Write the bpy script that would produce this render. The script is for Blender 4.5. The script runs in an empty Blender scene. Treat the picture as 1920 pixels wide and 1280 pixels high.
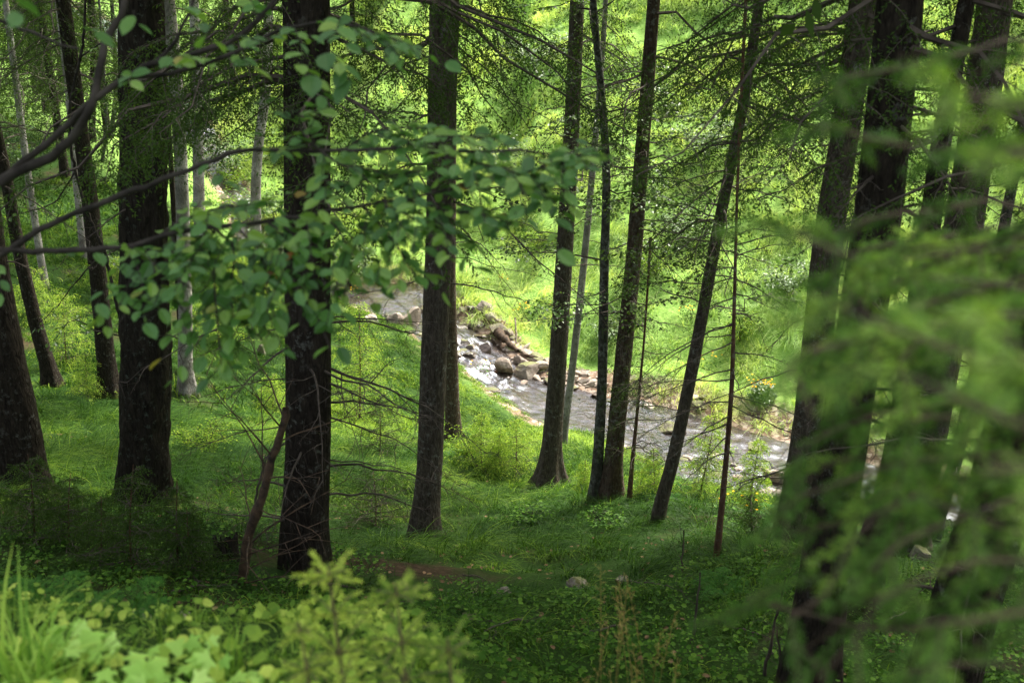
import bpy, math, random
import numpy as np
from math import radians, sin, cos, tan, pi
random.seed(7)
rng = np.random.default_rng(7)
scn = bpy.context.scene
COL = scn.collection

# ------------------------------------------------------------------ camera
PITCH = radians(22.0)
F = 2133.0                      # focal length in pixels of a 1920 wide frame (40 mm)
cam = bpy.data.cameras.new('camera')
cam.lens = 40.0; cam.sensor_width = 36.0
cam.clip_start = 0.05; cam.clip_end = 2000
cam.dof.use_dof = True; cam.dof.focus_distance = 15.0; cam.dof.aperture_fstop = 3.8
cam_o = bpy.data.objects.new('camera', cam); COL.objects.link(cam_o)
cam_o.location = (0, 0, 0); cam_o.rotation_euler = (pi/2 - PITCH, 0, 0)
scn.camera = cam_o

# ------------------------------------------------------------------ sky, sun, exposure
SUN_EL, SUN_AZ = radians(52), radians(38)      # azimuth from the view direction towards the right
w = bpy.data.worlds.new("World"); scn.world = w; w.use_nodes = True
nt = w.node_tree; bg = nt.nodes['Background']
sky = nt.nodes.new('ShaderNodeTexSky'); sky.sky_type = 'NISHITA'; sky.sun_disc = False
sky.sun_elevation = SUN_EL; sky.sun_rotation = SUN_AZ
sky.air_density = 1.0; sky.dust_density = 5.0; sky.ozone_density = 1.0
hs = nt.nodes.new('ShaderNodeHueSaturation'); hs.inputs['Saturation'].default_value = .45      # thin high cloud
nt.links.new(sky.outputs[0], hs.inputs['Color']); nt.links.new(hs.outputs[0], bg.inputs[0]); bg.inputs[1].default_value = 0.13
sd = bpy.data.lights.new('sun', 'SUN'); sd.energy = 2.4; sd.angle = radians(12); sd.color = (1, 0.95, 0.86)
so = bpy.data.objects.new('sun', sd); COL.objects.link(so)
so.rotation_euler = (pi/2 - SUN_EL, 0, pi - SUN_AZ)
scn.view_settings.view_transform = 'Standard'; scn.view_settings.look = 'None'
scn.view_settings.gamma = 1; scn.view_settings.exposure = 2.05
scn.cycles.max_bounces = 6; scn.cycles.diffuse_bounces = 3; scn.cycles.transmission_bounces = 4
scn.cycles.glossy_bounces = 2; scn.cycles.transparent_max_bounces = 6
scn.cycles.caustics_reflective = False; scn.cycles.caustics_refractive = False
scn.cycles.use_denoising = True; scn.cycles.denoiser = 'OPENIMAGEDENOISE'; scn.cycles.denoising_prefilter = 'ACCURATE'; scn.cycles.denoising_input_passes = 'RGB_ALBEDO_NORMAL'
scn.cycles.sample_clamp_indirect = 4.0

# ------------------------------------------------------------------ object helpers
def tag(o, label=None, cat=None, group=None, kind=None):
    if label: o['label'] = label
    if cat: o['category'] = cat
    if group: o['group'] = group
    if kind: o['kind'] = kind
    return o

def thing(name, label, cat, loc=(0, 0, 0), group=None):
    o = bpy.data.objects.new(name, None); COL.objects.link(o)
    o.location = loc; o.empty_display_size = .2
    return tag(o, label, cat, group)

class Acc:
    """collects faces; build() links them as one mesh object"""
    def __init__(s): s.v = []; s.f = []; s.n = 0
    def add(s, v, f, mi=0, r=None, smooth=False):
        v = np.asarray(v, float).reshape(-1, 3); f = np.asarray(f, int)
        if len(v) == 0 or len(f) == 0: return
        if r is None: r = np.zeros(len(v))
        r = np.broadcast_to(np.asarray(r, float), (len(v),))
        s.v.append((v, r)); s.f.append((f + s.n, mi, smooth)); s.n += len(v)
    def build(s, name, mats, parent=None):
        if not s.v: return None
        me = bpy.data.meshes.new(name)
        V = np.concatenate([a for a, _ in s.v]); R = np.concatenate([b for _, b in s.v])
        loc = np.array(parent.location) if parent else np.zeros(3)
        if parent and parent.parent: loc = loc + np.array(parent.parent.location)
        V = V - loc
        me.vertices.add(len(V)); me.vertices.foreach_set('co', V.astype(np.float32).ravel())
        tot = sum(f.size for f, _, _ in s.f); nf = sum(len(f) for f, _, _ in s.f)
        me.loops.add(tot); me.polygons.add(nf)
        me.loops.foreach_set('vertex_index', np.concatenate([f.ravel() for f, _, _ in s.f]).astype(np.int32))
        cnt = np.concatenate([np.full(len(f), f.shape[1]) for f, _, _ in s.f])
        me.polygons.foreach_set('loop_start', np.concatenate([[0], np.cumsum(cnt)[:-1]]).astype(np.int32))
        me.polygons.foreach_set('loop_total', cnt.astype(np.int32))
        me.polygons.foreach_set('material_index', np.concatenate([np.full(len(f), m) for f, m, _ in s.f]).astype(np.int32))
        me.polygons.foreach_set('use_smooth', np.concatenate([np.full(len(f), sm) for f, _, sm in s.f]).astype(bool))
        me.update(calc_edges=True)
        at = me.attributes.new('r', 'FLOAT', 'POINT'); at.data.foreach_set('value', R.astype(np.float32))
        for m in (mats if isinstance(mats, (list, tuple)) else [mats]): me.materials.append(m)
        o = bpy.data.objects.new(name, me); COL.objects.link(o)
        if parent: o.parent = parent
        return o

# ------------------------------------------------------------------ smooth value noise for shapes
_perm = rng.permutation(256); _val = rng.random(256)*2 - 1
def noise3(p):
    p = np.asarray(p, float); i = np.floor(p).astype(int); f = p - i; f = f*f*(3 - 2*f)
    def h(a, b, c): return _val[_perm[(_perm[(_perm[a & 255] + b) & 255] + c) & 255]]
    x, y, z = i[..., 0], i[..., 1], i[..., 2]; fx, fy, fz = f[..., 0], f[..., 1], f[..., 2]
    def lx(b, c): return h(x, b, c)*(1 - fx) + h(x + 1, b, c)*fx
    def ly(c): return lx(y, c)*(1 - fy) + lx(y + 1, c)*fy
    return ly(z)*(1 - fz) + ly(z + 1)*fz
def noise2(x, y, s=1.0, o=0.0):
    x, y = np.broadcast_arrays(np.asarray(x, float), np.asarray(y, float))
    return noise3(np.stack([x*s + o, y*s - o, np.full(x.shape, o*.37)], -1))

# ------------------------------------------------------------------ the lie of the land
SX = np.array([-120, -60, -30, -20, -14.8, -12.0, -10.0, -7.0, -3.6, -1.6, .6, 3.6, 6.6, 10, 13, 20, 60, 120.])
SY = np.array([190, 130, 86, 66, 55, 48.5, 43, 39.8, 38.6, 36, 33.0, 30.7, 28.5, 26.2, 24.5, 21.5, 10, -10.])
SZ = np.array([-5, -8, -9.6, -10.6, -11.6, -12.7, -13.5, -13.8, -14.0, -14.5, -15, -15.15, -15.25, -15.4, -15.5, -15.8, -16.5, -18.])
SW = np.array([2, 2, 1.2, 1.0, 1.0, .9, .8, 1.3, 2.1, 1.25, 1.4, 2.1, 2.8, 2.9, 2.2, 2.2, 2.2, 2.2])*.95
GY = np.array([-400, -6, 0, 1.0, 1.5, 2.2, 3, 4, 5.6, 8, 10, 12.7, 17.5, 21, 24, 29, 32, 40, 60, 90, 400])
GX = np.array([-60, -9, -5, -.4, .45, 6, 10, 60.])
L_ = [6, -1.5, -1.5, -1.47, -1.45, -1.62, -2.05, -3.0, -4.0, -5.0, -5.8, -6.9, -9.0, -10.2, -11.0, -11.7, -12, -12.2, -12, -11, -5]
C0 = [6, -1.5, -1.5, -1.47, -1.47, -1.68, -2.15, -3.1, -4.2, -5.3, -6.4, -7.9, -9.75, -11.15, -12.4, -14.3, -15, -15, -15, -15, -15]
C1 = [6, -1.5, -1.5, -1.55, -1.9, -2.6, -3.1, -3.7, -4.55, -5.5, -6.5, -7.9, -9.75, -11.15, -12.4, -14.4, -15, -15, -15, -15, -15]
R0 = [6, -1.5, -1.5, -1.6, -2.0, -2.7, -3.2, -3.8, -4.6, -5.5, -6.5, -7.9, -10.2, -12.3, -14.3, -15.2, -15.4, -15.4, -15.4, -15, -15]
R1 = [6, -1.5, -1.5, -1.6, -2.0, -2.7, -3.2, -3.8, -4.6, -5.6, -6.6, -8.1, -10.9, -13.0, -15.1, -15.5, -15.6, -15.4, -15.4, -15, -15]
M_ = [6, -1.5, -1.5, -1.47, -1.45, -1.62, -2.05, -3.0, -4.0, -5.1, -6.0, -7.3, -9.4, -10.7, -11.8, -12.9, -13.4, -13.6, -13, -12, -5]
GT = np.array([L_, L_, M_, C0, C1, R0, R1, R1], float)

def ground_parts(x, y):
    x = np.asarray(x, float); y = np.asarray(y, float); x, y = np.broadcast_arrays(x, y)
    xi = np.clip(np.searchsorted(GX, x) - 1, 0, len(GX) - 2)
    tx = np.clip((x - GX[xi])/(GX[xi + 1] - GX[xi]), 0, 1); tx = tx*tx*(3 - 2*tx)
    cols = np.stack([np.interp(y, GY, g) for g in GT])
    a = np.take_along_axis(cols, xi[None], 0)[0]; b = np.take_along_axis(cols, (xi + 1)[None], 0)[0]
    near = a*(1 - tx) + b*tx
    ys = np.interp(x, SX, SY); zs = np.interp(x, SX, SZ); hw = np.interp(x, SX, SW)
    sl = (np.interp(x + .5, SX, SY) - np.interp(x - .5, SX, SY))
    c = 1/np.sqrt(1 + sl*sl)
    d = (y - ys)*c                                     # distance across the stream
    return near, ys, zs, hw, d

def ground(x, y, fine=True):
    near, ys, zs, hw, d = ground_parts(x, y)
    x = np.asarray(x, float); y = np.asarray(y, float)
    n = noise2(x, y, .35, 3.1)*.35 + noise2(x, y, 1.1, 9.7)*.12 + noise2(x, y, 3.1, 5.2)*.04
    edge = hw + noise2(x, y, .7, 21)*.35
    damp = np.clip((y - 1.5)/8, .12, 1)
    N = np.maximum(near + n*damp, zs + .25)
    t = np.clip((-d - edge)/1.3, 0, 1); t = t*t*(3 - 2*t)
    nearz = (zs - .05)*(1 - t) + N*t
    e = d - edge
    slope = np.interp(x, [-60, -16, -8, 4, 40], [.30, .30, .40, .44, .44])
    bar = np.clip(1.6 - np.abs(x - 1.7)/1.6, 0, 1)
    far = zs - .05 + (.5 - .36*bar)*np.clip(e/.8, 0, 1) + .12*np.clip(e/3, 0, 1) + slope*np.maximum(e - 1.5, 0) + n*1.3*np.clip(e/3, 0, 1)
    far += np.maximum(e - 60, 0)*.1
    bed = zs - .30 + noise2(x, y, 1.7, 4.)*.10
    z = np.where(d < -edge, nearz, np.where(e > 0, far, 0))
    inb = np.clip(1 - np.abs(d)/edge, 0, 1)
    bz = (zs - .05)*(1 - np.clip(inb*3, 0, 1)) + bed*np.clip(inb*3, 0, 1)
    return np.where((d >= -edge) & (e <= 0), bz, z)

CP, SP = cos(PITCH), sin(PITCH)
def ray(u, v):
    dx = (u - 960)/F; dz = (640 - v)/F
    return np.array([dx, CP + dz*SP, -SP + dz*CP])
def PT(u, v, dep): return ray(u, v)*dep
def GP(u, v, t0=1.6):
    """where the sight line through (u, v) meets the ground"""
    r = ray(u, v); ts = np.concatenate([np.arange(t0, 12, .02), np.arange(12, 160, .05)])
    p = r[None]*ts[:, None]; below = p[:, 2] < ground(p[:, 0], p[:, 1])
    k = int(np.argmax(below)) if below.any() else len(ts) - 1
    q = p[k].copy(); q[2] = ground(q[0], q[1]); return q

# ------------------------------------------------------------------ materials
def newmat(name):
    m = bpy.data.materials.new(name); m.use_nodes = True
    t = m.node_tree; t.nodes.clear(); out = t.nodes.new('ShaderNodeOutputMaterial')
    return m, t, out
def nd(t, ty, **k):
    n = t.nodes.new(ty)
    for a, b in k.items():
        if a.startswith('_'): n.inputs[a[1:].replace('_', ' ')].default_value = b
        else: setattr(n, a, b)
    return n
def ramp(t, fac, stops, interp='LINEAR'):
    n = t.nodes.new('ShaderNodeValToRGB'); n.color_ramp.interpolation = interp
    e = n.color_ramp.elements
    while len(e) < len(stops): e.new(.5)
    for i, (p, c) in enumerate(stops): e[i].position = p; e[i].color = (*c, 1) if len(c) == 3 else c
    t.links.new(fac, n.inputs[0]); return n
def noise(t, scale, detail=4, rough=.6, vec=None, dist=0):
    n = nd(t, 'ShaderNodeTexNoise', _Scale=scale, _Detail=detail, _Roughness=rough, _Distortion=dist)
    if vec is not None: t.links.new(vec, n.inputs['Vector'])
    return n
def objvec(t, scale=(1, 1, 1)):
    tc = nd(t, 'ShaderNodeTexCoord'); mp = nd(t, 'ShaderNodeMapping'); mp.inputs['Scale'].default_value = scale
    t.links.new(tc.outputs['Object'], mp.inputs[0]); return mp.outputs[0]
def mix(t, fac, a, b, kind='RGBA', blend='MIX'):
    n = nd(t, 'ShaderNodeMix', data_type=kind, blend_type=blend)
    def put(sock, v):
        if hasattr(v, 'links'): t.links.new(v, sock)
        else: sock.default_value = (*v, 1) if isinstance(v, tuple) and len(v) == 3 else v
    put(n.inputs[0], fac); put(n.inputs[6], a); put(n.inputs[7], b)
    return n.outputs[2]

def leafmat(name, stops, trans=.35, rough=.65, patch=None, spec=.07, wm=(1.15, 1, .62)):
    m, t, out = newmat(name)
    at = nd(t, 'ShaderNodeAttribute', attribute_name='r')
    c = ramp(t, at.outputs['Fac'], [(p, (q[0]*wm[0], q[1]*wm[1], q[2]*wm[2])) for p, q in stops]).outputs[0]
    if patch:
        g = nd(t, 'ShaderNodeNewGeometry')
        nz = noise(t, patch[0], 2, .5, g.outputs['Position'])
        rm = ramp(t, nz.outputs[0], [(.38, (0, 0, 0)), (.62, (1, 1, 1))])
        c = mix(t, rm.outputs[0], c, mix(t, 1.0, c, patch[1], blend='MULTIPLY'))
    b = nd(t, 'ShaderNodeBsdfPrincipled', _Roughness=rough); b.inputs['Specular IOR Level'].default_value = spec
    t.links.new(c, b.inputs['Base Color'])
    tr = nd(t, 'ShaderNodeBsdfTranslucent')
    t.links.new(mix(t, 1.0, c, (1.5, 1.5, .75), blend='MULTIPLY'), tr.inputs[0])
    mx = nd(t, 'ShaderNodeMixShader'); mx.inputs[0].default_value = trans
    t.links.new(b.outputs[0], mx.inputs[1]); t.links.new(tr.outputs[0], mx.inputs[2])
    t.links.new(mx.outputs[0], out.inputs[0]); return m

def barkmat(name, dark, light, lichen, lich_amt, moss=0.0, scale=1.0):
    m, t, out = newmat(name)
    v = objvec(t, (9*scale, 9*scale, 2.2*scale))
    n1 = noise(t, 3.2, 6, .7, v, .6)
    v2 = objvec(t, (1, 1, 1)); n2 = noise(t, 14, 5, .7, v2); n3 = noise(t, 2.3, 3, .5, v2)
    vo = nd(t, 'ShaderNodeTexVoronoi', _Scale=4.5); t.links.new(objvec(t, (8*scale, 8*scale, 3*scale)), vo.inputs['Vector'])
    base = ramp(t, n1.outputs[0], [(.3, dark), (.72, light)]).outputs[0]
    base = mix(t, ramp(t, vo.outputs['Distance'], [(.0, (1, 1, 1)), (.35, (0, 0, 0))]).outputs[0], base, mix(t, 1.0, base, (1.5, 1.45, 1.4), blend='MULTIPLY'))
    lf = ramp(t, n2.outputs[0], [(.62 - lich_amt*.3, (0, 0, 0)), (.70 - lich_amt*.25, (1, 1, 1))]).outputs[0]
    lf = mix(t, 1.0, lf, ramp(t, n3.outputs[0], [(.40, (.15, .15, .15)), (.6, (1, 1, 1))]).outputs[0], blend='MULTIPLY')
    col = mix(t, lf, base, lichen)
    at = nd(t, 'ShaderNodeAttribute', attribute_name='r')          # 1 at the root flare: moss grows there
    ma = nd(t, 'ShaderNodeMath', operation='MULTIPLY_ADD'); t.links.new(n2.outputs[0], ma.inputs[0]); ma.inputs[1].default_value = 1.2; ma.inputs[2].default_value = -1.05 + moss
    ma2 = nd(t, 'ShaderNodeMath', operation='ADD'); t.links.new(ma.outputs[0], ma2.inputs[0]); t.links.new(at.outputs['Fac'], ma2.inputs[1])
    mf = ramp(t, ma2.outputs[0], [(.35, (0, 0, 0)), (.6, (1, 1, 1))]).outputs[0]
    col = mix(t, mf, col, mix(t, n1.outputs[0], (.035, .055, .012), (.12, .15, .03)))
    b = nd(t, 'ShaderNodeBsdfPrincipled', _Roughness=.95); b.inputs['Specular IOR Level'].default_value = .05
    t.links.new(col, b.inputs['Base Color'])
    bp = nd(t, 'ShaderNodeBump', _Strength=.9, _Distance=.02)
    ad = nd(t, 'ShaderNodeMath', operation='MULTIPLY_ADD'); t.links.new(vo.outputs['Distance'], ad.inputs[0]); ad.inputs[1].default_value = -.8; t.links.new(n1.outputs[0], ad.inputs[2])
    t.links.new(ad.outputs[0], bp.inputs['Height']); t.links.new(bp.outputs[0], b.inputs['Normal'])
    t.links.new(b.outputs[0], out.inputs[0]); return m

BARK = dict(
    dark=barkmat('dark_spruce_bark', (.008, .0065, .005), (.042, .034, .025), (.11, .11, .09), .2),
    mid=barkmat('mid_brown_bark', (.022, .018, .013), (.11, .09, .068), (.17, .17, .145), .25),
    rough=barkmat('rough_old_bark', (.007, .006, .0045), (.038, .032, .023), (.08, .095, .07), .2, .25, .7),
    brown=barkmat('brown_spruce_bark', (.024, .017, .012), (.115, .083, .06), (.18, .18, .15), .3),
    grey=barkmat('grey_bark', (.02, .019, .015), (.085, .08, .065), (.17, .18, .15), .5, .05),
    pale=barkmat('pale_lichen_bark', (.06, .052, .045), (.20, .18, .155), (.30, .28, .25), .8),
    red=barkmat('reddish_sapling_bark', (.04, .022, .014), (.16, .09, .055), (.2, .2, .15), .2))
def plain(name, c1, c2, scale=20, rough=.85, spec=.3):
    m, t, out = newmat(name)
    n = noise(t, scale, 4, .6, objvec(t)); b = nd(t, 'ShaderNodeBsdfPrincipled', _Roughness=rough)
    b.inputs['Specular IOR Level'].default_value = spec
    t.links.new(ramp(t, n.outputs[0], [(.35, c1), (.65, c2)]).outputs[0], b.inputs['Base Color'])
    t.links.new(b.outputs[0], out.inputs[0]); return m
TWIG = plain('dead_twig_wood', (.035, .026, .018), (.10, .08, .06), 8)
TWIGB = plain('beech_twig_bark', (.014, .012, .009), (.05, .043, .033), 12, .8, .1)
TWIGN = plain('young_spruce_twig', (.08, .065, .03), (.15, .12, .05), 20, .7)
DEADW = plain('broken_dead_wood', (.02, .015, .010), (.10, .062, .034), 14)

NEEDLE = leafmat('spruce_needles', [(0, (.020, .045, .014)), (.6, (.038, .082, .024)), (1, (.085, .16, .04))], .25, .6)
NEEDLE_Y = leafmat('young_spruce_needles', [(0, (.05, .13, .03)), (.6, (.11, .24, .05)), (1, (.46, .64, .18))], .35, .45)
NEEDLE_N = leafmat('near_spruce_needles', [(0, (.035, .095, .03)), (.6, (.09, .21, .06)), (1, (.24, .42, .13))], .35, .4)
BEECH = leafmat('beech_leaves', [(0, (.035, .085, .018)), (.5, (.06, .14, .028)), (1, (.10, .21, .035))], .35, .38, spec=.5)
BEECH_N = leafmat('near_beech_leaves', [(0, (.04, .12, .04)), (.5, (.08, .22, .07)), (.99, (.18, .34, .09)), (1, (.30, .11, .03))], .38, .42, spec=.42)
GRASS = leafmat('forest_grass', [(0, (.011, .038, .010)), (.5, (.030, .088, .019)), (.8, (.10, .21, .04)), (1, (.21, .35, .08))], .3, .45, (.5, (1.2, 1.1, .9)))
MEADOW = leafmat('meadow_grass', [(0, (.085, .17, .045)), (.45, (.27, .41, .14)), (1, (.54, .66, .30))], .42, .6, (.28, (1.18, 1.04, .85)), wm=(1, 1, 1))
HERB = leafmat('low_herbs', [(0, (.022, .075, .014)), (.6, (.05, .14, .025)), (1, (.12, .26, .05))], .3, .45)
LEDGE = leafmat('ledge_small_leaves', [(0, (.08, .19, .04)), (.5, (.26, .44, .10)), (1, (.44, .60, .18))], .35, .45)
FRONTLEAF = leafmat('bright_herb_leaves', [(0, (.18, .36, .07)), (.6, (.34, .55, .12)), (1, (.46, .66, .20))], .35, .45, wm=(1, 1, .9))
BLADE = leafmat('bright_grass_blades', [(0, (.10, .24, .05)), (.6, (.22, .42, .10)), (1, (.36, .56, .16))], .3, .4)
FERN = leafmat('fern_fronds', [(0, (.03, .12, .03)), (1, (.07, .20, .05))], .3, .5)
FLOWER = leafmat('yellow_petals', [(0, (.75, .45, .02)), (1, (.9, .62, .03))], .3, .5)

def rockmat(name, c1, c2, c3, moss=.0, wet=.6):
    m, t, out = newmat(name)
    v = objvec(t); n = noise(t, 5, 6, .7, v); n2 = noise(t, 26, 4, .7, v)
    oi = nd(t, 'ShaderNodeObjectInfo')
    c = ramp(t, n.outputs[0], [(.3, c1), (.52, c2), (.72, c3)]).outputs[0]
    c = mix(t, mix(t, 1.0, oi.outputs['Random'], (.8, .8, .8), blend='MULTIPLY'), c, mix(t, 1.0, c, (.62, .55, .48), blend='MULTIPLY'))
    g = nd(t, 'ShaderNodeNewGeometry'); sx = nd(t, 'ShaderNodeSeparateXYZ'); t.links.new(g.outputs['Normal'], sx.inputs[0])
    a = nd(t, 'ShaderNodeMath', operation='MULTIPLY_ADD'); t.links.new(n2.outputs[0], a.inputs[0]); a.inputs[1].default_value = .9; a.inputs[2].default_value = -1.0 + moss
    b2 = nd(t, 'ShaderNodeMath', operation='ADD'); t.links.new(a.outputs[0], b2.inputs[0]); t.links.new(sx.outputs[2], b2.inputs[1])
    mf = ramp(t, b2.outputs[0], [(.55, (0, 0, 0)), (.75, (1, 1, 1))]).outputs[0]
    c = mix(t, mf, c, mix(t, n.outputs[0], (.045, .055, .012), (.15, .145, .025)))
    b = nd(t, 'ShaderNodeBsdfPrincipled', _Roughness=wet); t.links.new(c, b.inputs['Base Color'])
    bp = nd(t, 'ShaderNodeBump', _Strength=.6, _Distance=.03); t.links.new(n2.outputs[0], bp.inputs['Height']); t.links.new(bp.outputs[0], b.inputs['Normal'])
    t.links.new(b.outputs[0], out.inputs[0]); return m
ROCK = rockmat('dry_stone', (.13, .10, .075), (.34, .28, .22), (.56, .50, .43), .0, .75)
ROCKM = rockmat('mossy_stone', (.12, .095, .07), (.28, .235, .19), (.45, .41, .35), .42, .7)
ROCKW = rockmat('wet_stone', (.03, .022, .018), (.09, .065, .05), (.16, .12, .10), .15, .22)

# ------------------------------------------------------------------ terrain
def build_terrain():
    def axis(segs):
        out = []
        for a, b, st in segs: out += list(np.arange(a, b, st))
        return np.array(out + [segs[-1][1]])
    xs = axis([(-400, -90, 31), (-90, -34, 2.0), (-34, -16, .35), (-16, 18, .14), (18, 34, .4), (34, 90, 3), (90, 400, 31)])
    ys = axis([(-400, -20, 38), (-20, -1, 1.0), (-1, 42, .14), (42, 62, .25), (62, 100, 1.0), (100, 400, 20)])
    X, Y = np.meshgrid(xs, ys); Z = ground(X, Y)
    V = np.stack([X, Y, Z], -1).reshape(-1, 3); nx, ny = len(xs), len(ys)
    i = np.arange(nx - 1)[None] + nx*np.arange(ny - 1)[:, None]
    Fq = np.stack([i, i + 1, i + nx + 1, i + nx], -1).reshape(-1, 4)
    _, _, _, hw, d = ground_parts(X, Y)
    r = np.clip(np.where(X < -5.5, 1.2, 1.5) - np.abs(d)/(hw + .1), 0, 1)*.8
    r = np.maximum(r, .7*((X > -.8) & (X < 3.8) & (d > 0) & (d < hw + .8))).ravel()          # 1 = stream bed and gravel
    a = Acc(); a.add(V, Fq, 0, r, True)
    m, t, out = newmat('forest_floor')
    g = nd(t, 'ShaderNodeNewGeometry'); p = g.outputs['Position']
    n1 = noise(t, .5, 5, .6, p); n2 = noise(t, 9, 5, .7, p); n3 = noise(t, 45, 3, .7, p)
    lit = ramp(t, n2.outputs[0], [(.3, (.018, .013, .008)), (.5, (.045, .03, .018)), (.7, (.09, .06, .035))]).outputs[0]
    moss = ramp(t, n3.outputs[0], [(.3, (.010, .028, .006)), (.7, (.035, .07, .012))]).outputs[0]
    col = mix(t, ramp(t, n1.outputs[0], [(.52, (0, 0, 0)), (.68, (1, 1, 1))]).outputs[0], moss, lit)
    sy = nd(t, 'ShaderNodeSeparateXYZ'); t.links.new(p, sy.inputs[0])
    # the open meadow side has grass down to the soil
    mead = ramp(t, n2.outputs[0], [(.3, (.12, .22, .04)), (.55, (.22, .36, .08)), (.75, (.34, .42, .13))]).outputs[0]
    yy = nd(t, 'ShaderNodeMath', operation='MULTIPLY_ADD'); t.links.new(sy.outputs[0], yy.inputs[0]); yy.inputs[1].default_value = .9; t.links.new(sy.outputs[1], yy.inputs[2])
    mr = nd(t, 'ShaderNodeMapRange'); t.links.new(yy.outputs[0], mr.inputs[0]); mr.inputs[1].default_value = 30; mr.inputs[2].default_value = 34
    col = mix(t, mr.outputs[0], col, mead)
    at = nd(t, 'ShaderNodeAttribute', attribute_name='r')
    vo = nd(t, 'ShaderNodeTexVoronoi', _Scale=7.0); t.links.new(p, vo.inputs['Vector'])
    gv = ramp(t, vo.outputs['Color'], [(.1, (.10, .07, .05)), (.5, (.22, .15, .10)), (.9, (.42, .35, .28))]).outputs[0]
    ad = nd(t, 'ShaderNodeMath', operation='MULTIPLY_ADD'); t.links.new(n2.outputs[0], ad.inputs[0]); ad.inputs[1].default_value = .5; t.links.new(at.outputs['Fac'], ad.inputs[2])
    col = mix(t, ramp(t, ad.outputs[0], [(.38, (0, 0, 0)), (.52, (1, 1, 1))]).outputs[0], col, gv)
    b = nd(t, 'ShaderNodeBsdfPrincipled', _Roughness=.95); b.inputs['Specular IOR Level'].default_value = .05; t.links.new(col, b.inputs['Base Color'])
    bp = nd(t, 'ShaderNodeBump', _Strength=.8, _Distance=.05); t.links.new(n2.outputs[0], bp.inputs['Height']); t.links.new(bp.outputs[0], b.inputs['Normal'])
    t.links.new(b.outputs[0], out.inputs[0])
    tag(a.build('ground', m), kind='structure')
build_terrain()

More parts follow.
